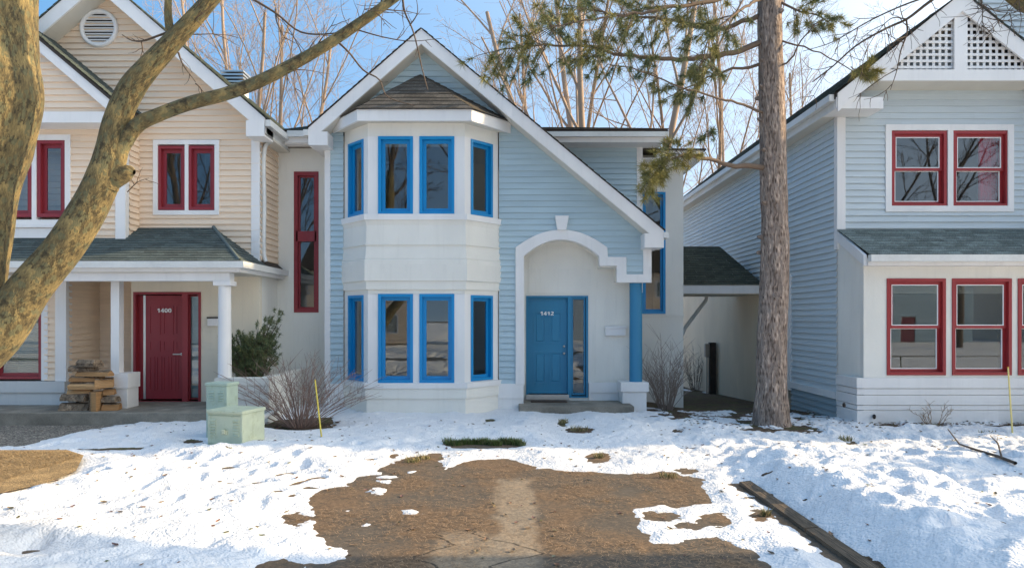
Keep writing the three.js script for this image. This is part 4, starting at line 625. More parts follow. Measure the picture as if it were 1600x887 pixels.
  // lower white bay with shed roof
  const DB = 13, fb = frameAt(0, -DB, 0), xb = (px) => X(px, DB), yb = (py) => Y(py, DB), x0 = xb(1350), x1 = 11.9, ye = Y(398, 12.72);
  const W = [[1386, 1478], [1488, 1581], [1591, 1684]];
  const bay = obj('bay_wall', slab([[x0, -0.25], [x1, -0.25], [x1, 3.16], [x0, 3.16]], -0.13, 0, W.map(([a, b]) => [xb(a), xb(b), yb(586), yb(435)])), mats.stucco, hs, fb); obj('bay_side_wall', prism([[XS - 0.015, -0.25, -13.86], [x0 - 0.0, -0.25, -13.131], [x0 + 0.1, -0.25, -13.131], [x0 + 0.1, -0.25, -13.86]].reverse(), [[XS - 0.015, 3.72, -13.86], [x0, 3.17, -13.131], [x0 + 0.1, 3.17, -13.131], [x0 + 0.1, 3.72, -13.86]].reverse()), mats.stucco, hs);
  for (const [a, b] of W) win(hs, fb, xb(a), xb(b), yb(586), yb(435), { mat: mats.redBright, hung: true, depth: 0.14, fw: 0.06, sw: 0.055 });
  obj('curtain', Array.from({ length: 4 }, (_, i) => { const g = new THREE.CylinderGeometry(0.025, 0.03, 0.75, 8); g.translate(xb(1396) + i * 0.035, yb(475), -0.22 - (i % 2) * 0.02); return g; }), mats.curtainRed, hs, fb);
  room(hs, 6.95, 11.8, 0.3, 3.0, -16.5, -13.15, mats.roomDark);
  for (const [p0, p1, z] of [[606, 590, 0.045], [616, 607, 0.03], [632, 617, 0.038], [640, 633, 0.028], [668, 641, 0.022]]) { obj('base_board', [bx(x0 - 0.03, x1, yb(p1 === 590 ? p0 : p0), yb(p1), 0.002, z), bx(x0 - 0.11 - z, x0 - 0.031, yb(p0), yb(p1), -0.8, z)], mats.trim, bay, fb); }
  const sr = obj('shed_roof', prism([[6.62, 3.68, -13.79], [x1 + 0.2, 3.68, -13.79], [x1 + 0.2, ye - 0.06, -12.72], [6.72, ye - 0.06, -12.72]].reverse(), [[6.62, 3.79, -13.79], [x1 + 0.2, 3.79, -13.79], [x1 + 0.2, ye, -12.72], [6.72, ye, -12.72]].reverse()), mats.dark, hs);
  shingles(sr, [6.68, ye + 0.006, -12.69], [x1 + 0.2, ye + 0.006, -12.69], [x1 + 0.2, 3.80, -13.77], [6.58, 3.80, -13.77], SH.pale, 63, 0.125, 0.26);
  obj('shed_rake', [prism([[6.60, 3.58, -13.84], [6.60, ye - 0.2, -12.74], [6.66, ye - 0.2, -12.74], [6.66, 3.58, -13.84]], [[6.60, 3.80, -13.84], [6.60, ye + 0.0, -12.74], [6.66, ye + 0.0, -12.74], [6.66, 3.80, -13.84]])], mats.trim, hs);
  obj('shed_gutter', bx(6.67, x1 + 0.2, ye - 0.13, ye - 0.004, -12.715, -12.60), mats.gutter, hs); obj('shed_fascia', [bx(6.67, x1 + 0.2, ye - 0.2, ye - 0.062, -12.76, -12.716), bx(6.67, x1 + 0.2, ye - 0.2, ye - 0.17, -13.0, -12.76)], mats.trim, hs);
  // spigot pipes low on the corner
  for (const [px, py] of [[1317, 632], [1364, 650]]) { const g = new THREE.SphereGeometry(0.04, 8, 6); g.scale(0.7, 1.2, 1); g.translate(xb(px), yb(py), 0.06); obj('vent_cap', g, mats.dark, hs, fb); }
}
// ------------------------------------------------------------------ covered passage between the houses
{
  const D = 17.8, x0 = 4.15, x1 = 6.59, ye = Y(445, D), yt = Y(385, 19.5), t = thing('passage_roof', 'dark shingled lean-to roof over the passage between blue and grey houses', 'roof', [5.3, 2.6, -D]);
  const slabR = obj('roof_deck', prism([[x0, ye - 0.05, -D], [x1, ye - 0.05, -D], [x1, ye - 0.05, -20.1], [x0, ye - 0.05, -20.1]], [[x0, ye, -D], [x1, ye, -D], [5.95, yt - 0.01, -19.5], [x0, yt - 0.01, -19.5]]), mats.soffit, t);
  shingles(slabR, [x0, ye + 0.005, -D + 0.03], [x1, ye + 0.005, -D + 0.03], [5.95, yt, -19.5], [x0, yt, -19.5], SH.dark, 71, 0.125, 0.26); shingles(slabR, [x1, ye + 0.005, -D + 0.03], [x1, ye + 0.005, -20.1], [5.95, yt, -19.55], [5.95, yt, -19.5], SH.dark, 72, 0.125, 0.26);
  obj('fascia', bx(x0, x1, ye - 0.22, ye - 0.02, -D - 0.03, -D + 0.01), mats.trim, t); obj('soffit', bx(x0, x1, ye - 0.24, ye - 0.2, -20.0, -D - 0.03), mats.soffit, t);
  const B = new Tubes(); B.tube([V3(5.42, 2.6, -18.9), V3(5.4, 2.5, -18.9), V3(4.75, 1.75, -18.6), V3(4.6, 1.45, -18.5), V3(4.58, 0.2, -18.5)], [0.05, 0.05, 0.05, 0.05, 0.05], 8); tag(obj('downspout', B.geo(), mats.gutter), 'cream downspout slanting down under the passage roof', 'downspout');
  const pz = -21.9, pxw = 6.46, ps = thing('utility_post', 'dark narrow utility post standing against the cream passage wall', 'post', [pxw, -0.5, pz]); obj('post', rbx(pxw - 0.1, pxw + 0.1, -0.7, 1.22, pz - 0.1, pz + 0.1, 0.012), M({ color: '#57504a', roughness: 0.9, map: granule }), ps); obj('meter', rbx(pxw - 0.24, pxw - 0.101, 0.75, 1.18, pz - 0.06, pz + 0.08, 0.02), M({ color: '#a59c92', roughness: 0.6 }), ps); obj('conduit', (() => { const b = new Tubes(); b.tube([V3(pxw - 0.17, 0.75, pz), V3(pxw - 0.17, -0.5, pz)], [0.02, 0.02], 8); return b.geo(); })(), M({ color: '#8e857b' }), ps);
}

// ------------------------------------------------------------------ vegetation builders
function perp(v, rnd) { const a = V3(rnd() - 0.5, rnd() - 0.5, rnd() - 0.5); a.addScaledVector(v, -a.dot(v)); return a.lengthSq() < 1e-6 ? V3(1, 0, 0) : a.normalize(); }
function grow(T, p, dir, len, r, lvl, o, rnd) {
  const n = lvl === 0 ? 9 : lvl === 1 ? 6 : lvl === 2 ? 4 : 3, pts = [p.clone()], rad = [r], q = p.clone(), d = dir.clone(), tip = lvl === o.max ? 0.25 : 0.42;
  for (let k = 1; k <= n; k++) { d.addScaledVector(perp(d, rnd), o.wob * (lvl ? 1 : 0.5)); d.y += o.up[Math.min(lvl, o.up.length - 1)]; d.normalize(); q.addScaledVector(d, len / n); pts.push(q.clone()); rad.push(Math.max(o.rmin, r * lerp(1, tip, k / n))); }
  T[lvl === 0 ? 'trunk' : 'crown'].tube(pts, rad, lvl === 0 ? 9 : lvl === 1 ? 6 : lvl === 2 ? 4 : 3);
  if (lvl >= o.max) return;
  const kids = o.kids[lvl];
  for (let k = 0; k < kids; k++) {
    const t = lerp(o.from[lvl], 1, (k + rnd() * 0.9) / kids), f = t * n, i = Math.min(n - 1, Math.floor(f)), at = pts[i].clone().lerp(pts[i + 1], f - i), dd = pts[i + 1].clone().sub(pts[i]).normalize();
    const ang = o.ang[lvl] * (0.7 + 0.6 * rnd()), nd = dd.multiplyScalar(Math.cos(ang)).addScaledVector(perp(dd.clone(), rnd), Math.sin(ang)).normalize();
    grow(T, at, nd, len * o.ratio[lvl] * (0.65 + 0.5 * rnd()) * lerp(1.1, 0.7, t), Math.max(o.rmin, lerp(r, r * tip, t) * o.rr[lvl]), lvl + 1, o, rnd);
  }
}
function bareTree(name, label, px, D, h, r, seed, mat, group, extra = {}) {
  const rnd = rngOf(seed), x = typeof px === 'number' && !extra.world ? X(px, D) : px, t = thing(name, label, 'tree', [x, 0, -D], group), T = { trunk: new Tubes(), crown: new Tubes() };
  const o = { max: 4, kids: [7, 6, 5, 4], from: [0.3, 0.2, 0.15, 0.1], ang: [0.55, 0.6, 0.65, 0.7], ratio: [0.52, 0.5, 0.5, 0.5], rr: [0.5, 0.5, 0.5, 0.6], wob: 0.09, up: [0.02, 0.07, 0.04, 0.0], rmin: D * 0.00017, ...extra };
  const stems = extra.stems ?? 1;
  for (let s = 0; s < stems; s++) { const a = s / stems * 6.28 + rnd(), tilt = stems > 1 ? extra.tilt ?? 0.16 : 0.03; grow(T, V3(x + (stems > 1 ? Math.cos(a) * 0.2 : 0), -0.1, -D + (stems > 1 ? Math.sin(a) * 0.2 : 0)), V3(Math.cos(a) * tilt, 1, Math.sin(a) * tilt).normalize(), h * (0.8 + 0.25 * rnd()), r, 0, o, rnd); }
  obj('trunk', T.trunk.geo(), mat, t); obj('crown', T.crown.geo(), mat, t); return t;
}
function tuft(out, p, d, rnd, L = 0.15, n = 44, tone) {
  const w = 0.0052, gold = tone ?? rnd();
  for (let i = 0; i < n; i++) {
    const v = d.clone().multiplyScalar(0.45).add(V3(rnd() - 0.5, rnd() - 0.5, rnd() - 0.5).multiplyScalar(1.9)).normalize(), l = L * (0.7 + 0.5 * rnd()), s = perp(v, rnd).multiplyScalar(w), b = p.clone().addScaledVector(d, (rnd() - 0.5) * 0.09), e = b.clone().addScaledVector(v, l); e.y -= l * 0.12;
    out.p.push(b.x - s.x, b.y - s.y, b.z - s.z, b.x + s.x, b.y + s.y, b.z + s.z, e.x, e.y, e.z);
    const k = 0.75 + 0.5 * rnd(), g = clamp(gold + (rnd() - 0.5) * 0.5), c = [lerp(0.075, 0.33, g) * k, lerp(0.12, 0.275, g) * k, lerp(0.06, 0.075, g) * k]; for (let j = 0; j < 3; j++) out.c.push(...c);
  }
}
function needleGeo(out) { const g = new THREE.BufferGeometry(); g.setAttribute('position', new THREE.Float32BufferAttribute(out.p, 3)); g.setAttribute('color', new THREE.Float32BufferAttribute(out.c, 3)); g.setAttribute('uv', new THREE.Float32BufferAttribute(new Float32Array(out.p.length / 3 * 2), 2)); g.computeVertexNormals(); g.userData.keepUV = true; return g; }

// ------------------------------------------------------------------ the pine
{
  const rnd = rngOf(404), D = 12.9, t = thing('pine_tree', 'tall pine with scaly grey-brown trunk in front of the grey house wall', 'tree', [X(1204, D), 0, -D]);
  const T = new Tubes(), B = new Tubes(), N = { p: [], c: [] };
  const tp = [[1205, 678], [1205, 655], [1206, 600], [1208, 500], [1211, 400], [1210, 300], [1207, 180], [1204, 60], [1203, -60], [1202, -240], [1200, -480]].map(([a, b]) => P(a, b, D)), tr = [0.42, 0.335, 0.285, 0.265, 0.255, 0.245, 0.235, 0.225, 0.2, 0.15, 0.05];
  T.tube(spline(tp, 150), radii(tr, 150), 40, 0.075, 7);
  for (let i = 0; i < 26; i++) { const y = 0.9 + i * 0.32 + rnd() * 0.2, a = rnd() * 6.28, px = lerp(1208, 1204, y / 8), c = V3(X(px, D), y, -D), d = V3(Math.cos(a), 0.1, Math.sin(a)); T.tube([c.clone().addScaledVector(d, 0.2), c.clone().addScaledVector(d, 0.262), c.clone().addScaledVector(d, 0.275 + 0.03 * rnd())], [0.05, 0.035, 0.012], 7); }
  obj('trunk', T.geo(true), mats.pineBark, t);
  const limb = (pts, r0, dens, tone, from = 0.25, sub = 0.55) => {
    const c = new THREE.CatmullRomCurve3(pts.map(([a, b, d]) => P(a, b, d)), false, 'centripetal'), L = c.getLength(), n = Math.max(6, Math.round(L / 0.16)), q = c.getSpacedPoints(n); for (let i = 1; i < n; i++) q[i].add(V3(rnd() - 0.5, rnd() - 0.5, rnd() - 0.5).multiplyScalar(0.05));
    B.tube(q, radii([r0, r0 * 0.6, 0.008], n), 6);
    const cnt = Math.round(L * dens * 4.2);
    for (let k = 0; k < cnt; k++) {
      const u = lerp(from, 1, Math.pow(rnd(), 0.8)), at = c.getPointAt(u), d = c.getTangentAt(u), nd = d.clone().multiplyScalar(0.6).addScaledVector(perp(d, rnd), 0.8); nd.y -= 0.12 * rnd(); nd.normalize();
      const l = sub * (0.5 + 0.9 * rnd()), e = at.clone().addScaledVector(nd, l); e.y -= 0.05 * l; const m = at.clone().lerp(e, 0.5).add(V3(0, 0.03, 0));
      B.tube([at, m, e], [0.009, 0.006, 0.004], 4);
      const tn = clamp((tone ?? 0.4) + (rnd() - 0.5) * 0.7), w = e.clone().sub(m).normalize();
      tuft(N, e, w, rnd, 0.16, 64, tn); if (rnd() < 0.9) tuft(N, m.clone().lerp(e, 0.5), w, rnd, 0.15, 48, tn); if (rnd() < 0.4) { const e2 = m.clone().addScaledVector(perp(w, rnd), 0.18); B.tube([m, e2], [0.005, 0.003], 3); tuft(N, e2, w, rnd, 0.14, 38, tn); }
    }
  };
  limb([[1204, 262, 12.9], [1150, 258, 12.6], [1100, 246, 12.3], [1062, 244, 12.1], [1030, 262, 12.0], [1010, 288, 11.9]], 0.06, 2.6, 0.75, 0.62, 0.3);
  limb([[1062, 244, 12.1], [1075, 252, 12.0], [1082, 238, 12.0]], 0.012, 3, 0.8, 0.1, 0.22);
  limb([[1200, 62, 12.9], [1130, 85, 12.7], [1060, 92, 12.5], [980, 85, 12.2], [900, 70, 12.0], [830, 72, 11.8], [772, 80, 11.6]], 0.06, 2.7, 0.45, 0.22);
  limb([[1200, 20, 12.9], [1120, 45, 13.1], [1050, 30, 13.3], [960, 22, 13.6], [880, 8, 13.9]], 0.05, 3.0, 0.5, 0.2);
  limb([[1198, -40, 12.9], [1120, 0, 12.4], [1040, 12, 12.0], [940, 30, 11.6], [860, 40, 11.3]], 0.055, 2.6, 0.5, 0.25);
  limb([[1200, 178, 12.9], [1150, 160, 12.5], [1080, 142, 12.2], [1010, 112, 12.0], [950, 100, 11.8]], 0.03, 0.7, 0.35, 0.5, 0.3);
  limb([[1200, 100, 12.9], [1140, 110, 12.9], [1090, 128, 12.9], [1050, 150, 12.8]], 0.035, 2.1, 0.35, 0.4, 0.4);
  limb([[1200, -10, 12.9], [1150, 20, 12.2], [1110, 60, 11.8], [1095, 100, 11.6]], 0.035, 2.6, 0.55, 0.3, 0.4);
  limb([[1204, -10, 12.9], [1240, 15, 12.7], [1275, 20, 12.5], [1300, 38, 12.3]], 0.03, 2.4, 0.55, 0.3, 0.3);
  limb([[1206, 112, 12.9], [1235, 90, 12.6], [1262, 52, 12.3], [1285, 30, 12.2]], 0.025, 1.0, 0.3, 0.4, 0.25);
  limb([[1206, 60, 12.9], [1260, 75, 12.6], [1310, 95, 12.4], [1345, 114, 12.3], [1362, 108, 12.2]], 0.02, 0.5, 0.75, 0.86, 0.16);
  limb([[1330, 104, 12.35], [1345, 116, 12.3], [1366, 112, 12.3]], 0.01, 4, 0.8, 0.1, 0.12);
  limb([[1120, 252, 12.4], [1118, 220, 12.5], [1104, 205, 12.5]], 0.012, 1.6, 0.1, 0.6, 0.2);
  for (let k = 0; k < 16; k++) { const y = -120 - k * 22, a = rnd() * 6.28, l = 2.8 - k * 0.12, p0 = P(1202, y, D); const c = [[1202, y, D]]; for (const f of [0.35, 0.7, 1]) { const dd = D + Math.sin(a) * l * f, m = F / dd; c.push([800 + (p0.x + Math.cos(a) * l * f) * m, 497 - (p0.y - 2 - 0.05 * f * l) * m, dd]); } limb(c, 0.045, 0.8, 0.35, 0.3, 0.55); }
  obj('branches', B.geo(), M({ color: '#6f5e50', roughness: 0.95 }), t); tag(obj('needles', needleGeo(N), mats.needles, t), null, null, null, 'stuff');
}
// ------------------------------------------------------------------ bare tree at the left, close to the camera
{
  const rnd = rngOf(77), D = 5.6, t = thing('bare_tree', 'sunlit bare tree with thick yellow-brown limbs at the left edge', 'tree', [X(-150, D), 0, -D]);
  const T = new Tubes(), L = new Tubes(), W = new Tubes(), m = D / F;
  const tube = (B, list, n, sides, rough) => { const p = spline(list.map(([a, b, , d]) => P(a, b, D + (d ?? 0))), n), r = radii(list.map((q) => q[2] * m), n); B.tube(p, r, sides, rough, list[0][0] + 500); return p; };
  tube(T, [[-160, 900, 120], [-150, 800, 95], [-130, 660, 84], [-95, 520, 74], [-62, 380, 66], [-40, 280, 60], [-18, 210, 60], [-2, 145, 60], [0, 90, 52], [2, 20, 48], [10, -80, 44], [30, -220, 36], [40, -420, 22]], 90, 26, 0.05);
  const A = tube(L, [[-112, 605, 52], [-60, 566, 44], [-5, 520, 37], [45, 452, 30], [100, 386, 27], [140, 322, 26], [163, 272, 25], [172, 232, 21], [184, 182, 19], [205, 138, 19], [232, 104, 16.5], [262, 72, 15], [292, 40, 13.5], [326, 2, 12], [375, -60, 11], [430, -160, 8]], 110, 20, 0.06);
  const C = tube(L, [[165, 292, 18], [178, 262, 15], [190, 230, 11], [213, 196, 11.5], [250, 178, 10.5], [300, 160, 10.5], [350, 147, 10], [400, 129, 9.5], [450, 104, 9], [500, 76, 8.5], [555, 40, 8], [612, 0, 7], [700, -66, 5]], 100, 14, 0.06);
  tube(L, [[170, 282, 17], [190, 272, 15], [203, 268, 10], [209, 269, 4]], 10, 10, 0.05);
  tube(L, [[272, 64, 8], [265, 46, 7], [262, 20, 6], [263, -10, 5], [268, -60, 4]], 14, 8, 0.05);
  const thin = (list, r = 2) => { const p = spline(list.map(([a, b]) => P(a, b, D + 0.1)), 18); W.tube(p, radii([r * m, r * m * 0.35], 18), 5); return p; };
  const spr = [thin([[262, 50], [248, 55], [220, 64], [203, 62], [190, 54]], 2.2), thin([[220, 64], [222, 78], [218, 92]], 1.2), thin([[278, 82], [285, 100], [305, 128]], 1.6), thin([[305, 130], [314, 140], [312, 160]], 1.2), thin([[380, -10], [430, 20], [470, 50], [520, 52], [545, 46]], 2.2), thin([[430, 14], [432, 34], [446, 62]], 1.5), thin([[524, 62], [545, 82], [568, 110], [592, 124], [604, 150], [648, 165]], 1.9), thin([[628, -10], [632, 18], [645, 48], [660, 110], [668, 140]], 2), thin([[640, 40], [652, 20], [650, -6]], 1.2), thin([[556, 46], [600, 58], [640, 64], [690, 60]], 1.2), thin([[198, 300], [215, 284], [232, 278]], 1), thin([[420, 118], [470, 90], [460, 60], [440, 30]], 1.4)];
  const twig = (path, n, len, lvl) => { for (let k = 0; k < n; k++) { const i = Math.floor(rnd() * (path.length - 2)) + 1, at = path[i], d = path[i + 1].clone().sub(at).normalize(), nd = d.multiplyScalar(0.6).addScaledVector(perp(d.clone(), rnd), 0.8); nd.z *= 0.7; nd.normalize(); const l = len * (0.4 + rnd()), q = [at.clone()]; let pnt = at.clone(); for (let j = 0; j < 4; j++) { nd.addScaledVector(perp(nd, rnd), 0.25).normalize(); pnt = pnt.clone().addScaledVector(nd, l / 4); q.push(pnt); } W.tube(q, radii([lvl ? 0.0035 : 0.006, 0.0015], 4), 4); if (lvl < 1) twig(q, 3, len * 0.5, lvl + 1); } };
  for (const s of spr) twig(s, 3, 0.16, 1); twig(A.slice(84), 7, 0.4, 0); twig(C.slice(60), 10, 0.38, 0); twig(C.slice(86), 8, 0.5, 0);
  obj('trunk', T.geo(true), mats.maple, t); obj('limbs', L.geo(true), mats.maple, t); obj('twigs', W.geo(), mats.twigDark, t);
}
// ------------------------------------------------------------------ tree just outside the right edge: one limb and some twigs reach into the picture, its trunk shades the lawn
{
  const rnd = rngOf(99), t = thing('bare_tree', 'bare tree whose heavy limb enters at the top right corner', 'tree', [9.8, 0, -5.8]), T = new Tubes(), L = new Tubes(), W = new Tubes();
  const trunk = spline([V3(9.8, -0.1, -5.8), V3(9.7, 1.5, -5.8), V3(9.6, 3, -5.95), V3(9.4, 4.6, -6.2), V3(9.6, 7, -6.1), V3(10.0, 11, -6.0)], 50);
  T.tube(trunk, radii([0.62, 0.48, 0.44, 0.40, 0.3, 0.1], 50), 22, 0.06, 3);
  const limb = (pts, r) => { const p = spline(pts, 40); L.tube(p, radii(r, 40), 12, 0.05, 9); return p; };
  const a = limb([V3(9.4, 4.2, -6.2), V3(8.6, 4.9, -6.8), V3(7.2, 5.3, -7.4), V3(5.92, 5.68, -7.8), V3(5.3, 6.6, -7.7), V3(4.6, 7.7, -7.4)], [0.24, 0.2, 0.17, 0.15, 0.12, 0.05]);
  limb([V3(9.55, 3.4, -6.15), V3(10.6, 4.6, -5.8), V3(11.6, 6.4, -5.4), V3(12.4, 8.6, -5.0)], [0.26, 0.2, 0.15, 0.06]);
  const br = (list, r) => { const p = spline(list.map(([x, y, d]) => P(x, y, d)), 26); W.tube(p, radii([r, r * 0.3], 26), 6); return p; };
  const paths = [br([[1560, -60, 7.6], [1500, -30, 7.7], [1450, 5, 7.9], [1417, 30, 8.0], [1390, 42, 8.1], [1340, 70, 8.3], [1300, 105, 8.4], [1270, 128, 8.6]], 0.022), br([[1417, 30, 8.0], [1418, 50, 8.0], [1408, 80, 8.0], [1402, 110, 8.0], [1392, 140, 8.0]], 0.012), br([[1500, -20, 7.7], [1420, 5, 8], [1360, 32, 8.3], [1300, 66, 8.6], [1255, 80, 8.8]], 0.013), br([[1417, 30, 8.0], [1395, 28, 8], [1370, 52, 8.1], [1345, 96, 8.2]], 0.008), br([[1530, -20, 7.7], [1536, 20, 7.7], [1534, 50, 7.8]], 0.008), br([[1530, 5, 7.7], [1560, 18, 7.7], [1590, 20, 7.6]], 0.006)];
  const twig = (path, n, len, lvl) => { for (let k = 0; k < n; k++) { const i = Math.floor(rnd() * (path.length - 2)) + 1, at = path[i], d = path[i + 1].clone().sub(at).normalize(), nd = d.multiplyScalar(0.5).addScaledVector(perp(d.clone(), rnd), 0.8); nd.y -= 0.25; nd.normalize(); const l = len * (0.4 + rnd()), q = [at.clone()]; let pnt = at.clone(); for (let j = 0; j < 4; j++) { nd.addScaledVector(perp(nd, rnd), 0.25).normalize(); pnt = pnt.clone().addScaledVector(nd, l / 4); q.push(pnt); } W.tube(q, radii([lvl ? 0.004 : 0.006, 0.002], 4), 4); if (lvl < 1) twig(q, 3, len * 0.55, lvl + 1); } };
  for (const p of paths) twig(p, 6, 0.45, 0); twig(a.slice(16), 14, 0.9, 0);
  obj('trunk', T.geo(true), mats.maple, t); obj('limbs', L.geo(true), mats.maple, t); obj('twigs', W.geo(), mats.twigDark, t);
}
// ------------------------------------------------------------------ trees behind the houses
const GB = 'bare trees behind the houses';
bareTree('background_tree', 'pale bare tree rising behind the cream house roof', 415, 27, 15.5, 0.12, 501, mats.twigPale, GB, { stems: 4, tilt: 0.17 });
bareTree('background_tree', 'thin bare tree behind the gap between cream and blue houses', 335, 34, 19, 0.13, 502, mats.twigPale, GB, { stems: 1, tilt: 0.1 });
bareTree('background_tree', 'large many-stemmed bare tree behind the blue house', 935, 27, 18, 0.19, 503, mats.twigPale, GB, { stems: 4, tilt: 0.24 });
bareTree('background_tree', 'bare tree behind the right slope of the blue gable', 880, 36, 20, 0.15, 504, mats.twig, GB, { stems: 2, tilt: 0.14 });
bareTree('background_tree', 'slender bare tree behind the passage roof', 1085, 31, 17, 0.12, 505, mats.twig, GB, { stems: 2, tilt: 0.14 });
bareTree('background_tree', 'bare sapling nearest the eave of the grey house', 1150, 36, 16, 0.12, 506, mats.twigPale, GB, { stems: 2, tilt: 0.1 });
bareTree('background_tree', 'bare tree behind the pine trunk and grey roof', 1255, 40, 20, 0.15, 507, mats.twig, GB, { stems: 1, tilt: 0.12 });
bareTree('background_tree', 'distant bare tree above the grey house roof', 1350, 46, 20, 0.14, 508, mats.twig, GB, { stems: 1, tilt: 0.12 });
// ------------------------------------------------------------------ shrubs
function shrub(name, label, px, D, n, h, spread, seed, mat, y0 = 0) {
  const rnd = rngOf(seed), x = X(px, D), t = thing(name, label, 'shrub', [x, y0, -D]), B = new Tubes();
  for (let i = 0; i < n; i++) {
    const a = rnd() * 6.28, r0 = 0.16 * Math.sqrt(rnd()), out = spread * Math.sqrt(rnd()), hh = h * (0.45 + 0.6 * rnd()) * (1 - 0.35 * out / spread), p0 = V3(x + Math.cos(a) * r0, y0 - 0.03, -D + Math.sin(a) * r0 * 0.6), p2 = V3(x + Math.cos(a) * (r0 + out), y0 + hh, -D + Math.sin(a) * (r0 + out) * 0.55), p1 = p0.clone().lerp(p2, 0.5); p1.y += 0.12 * hh;
    const q = spline([p0, p1, p2], 7); for (let k = 1; k < 8; k++) q[k].add(V3(rnd() - 0.5, rnd() - 0.5, rnd() - 0.5).multiplyScalar(0.03)); B.tube(q, radii([0.0075, 0.0045, 0.0022], 7), 4);
    for (let k = 0; k < 5; k++) { const i2 = 2 + Math.floor(rnd() * 5), d = q[i2].clone().sub(q[i2 - 1]).normalize().multiplyScalar(0.7).addScaledVector(perp(V3(0, 1, 0), rnd), 0.6).normalize(), l = h * 0.22 * (0.4 + rnd()), e = q[i2].clone().addScaledVector(d, l); B.tube([q[i2], q[i2].clone().lerp(e, 0.5).add(V3(0, 0.01, 0)), e], [0.004, 0.003, 0.002], 3); }
  }
  obj('stems', B.geo(), mat, t); return t;
}
shrub('bare_shrub', 'spreading leafless shrub beside the blue house corner, above bare earth', 468, 12.4, 95, 1.55, 1.45, 601, M({ color: '#8d7468', roughness: 0.9 }));
shrub('bare_shrub', 'upright leafless shrub against the white wall right of the blue column', 1040, 15.0, 60, 1.75, 0.55, 602, M({ color: '#8f8076', roughness: 0.9 }));
shrub('climbing_vine', 'bare climbing vine at the far end of the cream passage wall', 1087, 23.6, 26, 1.7, 0.45, 603, mats.twigDark, -0.5);
shrub('dry_weed', 'dry brown weed with thin stalks at the foot of the right bay', 1458, 12.8, 9, 0.55, 0.42, 604, M({ color: '#9a7f64', roughness: 0.9 }));
{
  const rnd = rngOf(610), x = X(388, 13.7), D = 13.7, t = thing('evergreen_shrub', 'small dark evergreen shrub behind the white porch column', 'shrub', [x, 0.3, -D]), B = new Tubes(), N = { p: [], c: [] };
  for (let i = 0; i < 110; i++) {
    const up = i % 9 === 0, a = rnd() * 6.28, h0 = 0.45 + rnd() * 0.65, lean = up ? 0.34 + 0.25 * rnd() : (rnd() - 0.5) * 0.85, p0 = V3(x + (rnd() - 0.5) * 0.1, 0.3, -D), p2 = V3(x + lean * (up ? 1 : 1) + Math.cos(a) * 0.12, 0.55 + h0 + (up ? 0.42 : 0), -D + Math.sin(a) * 0.35), q = spline([p0, p0.clone().lerp(p2, 0.5).add(V3(-lean * 0.15, 0.06, 0)), p2], 8); B.tube(q, radii([0.014, 0.004], 8), 4);
    for (let k = 3; k <= 8; k++) { const d = q[k].clone().sub(q[k - 1]).normalize(); for (let j = 0; j < 2; j++) { const e = q[k].clone().add(V3(rnd() - 0.5, rnd() - 0.3, rnd() - 0.5).multiplyScalar(0.16)); tuft(N, e, d, rnd, 0.075, 40, 0.05 + 0.2 * rnd()); } }
  }
  obj('stems', B.geo(), mats.twigDark, t); tag(obj('foliage', needleGeo(N), mats.needles, t), null, null, null, 'stuff');
}
// round evergreen bush just outside the right edge: its shadow lies across the lawn
{
  const rnd = rngOf(620), cx = 8.6, cz = -8.0, t = thing('evergreen_bush', 'rounded evergreen bush standing on the lawn beyond the right edge', 'shrub', [cx, 0.2, cz]), B = new Tubes(), N = { p: [], c: [] };
  for (let i = 0; i < 150; i++) {
    const a = rnd() * 6.28, v = Math.acos(1 - rnd() * 1.05), k = 0.75 + 0.3 * rnd(), e = V3(cx + Math.cos(a) * Math.sin(v) * 0.95 * k, 0.3 + 1.75 * Math.cos(v) * k * (0.9 + 0.1 * rnd()), cz + Math.sin(a) * Math.sin(v) * 0.85 * k), q = spline([V3(cx, 0.15, cz), V3(lerp(cx, e.x, 0.4), lerp(0.15, e.y, 0.6), lerp(cz, e.z, 0.4)), e], 9); B.tube(q, radii([0.014, 0.004], 9), 4);
    for (let j = 3; j <= 9; j++) for (let m = 0; m < 2; m++) tuft(N, q[j].clone().add(V3(rnd() - 0.5, rnd() - 0.5, rnd() - 0.5).multiplyScalar(0.2)), q[j].clone().sub(q[j - 1]).normalize(), rnd, 0.09, 34, 0.1 * rnd());
  }
  obj('stems', B.geo(), mats.twigDark, t); tag(obj('foliage', needleGeo(N), mats.needles, t), null, null, null, 'stuff');
}
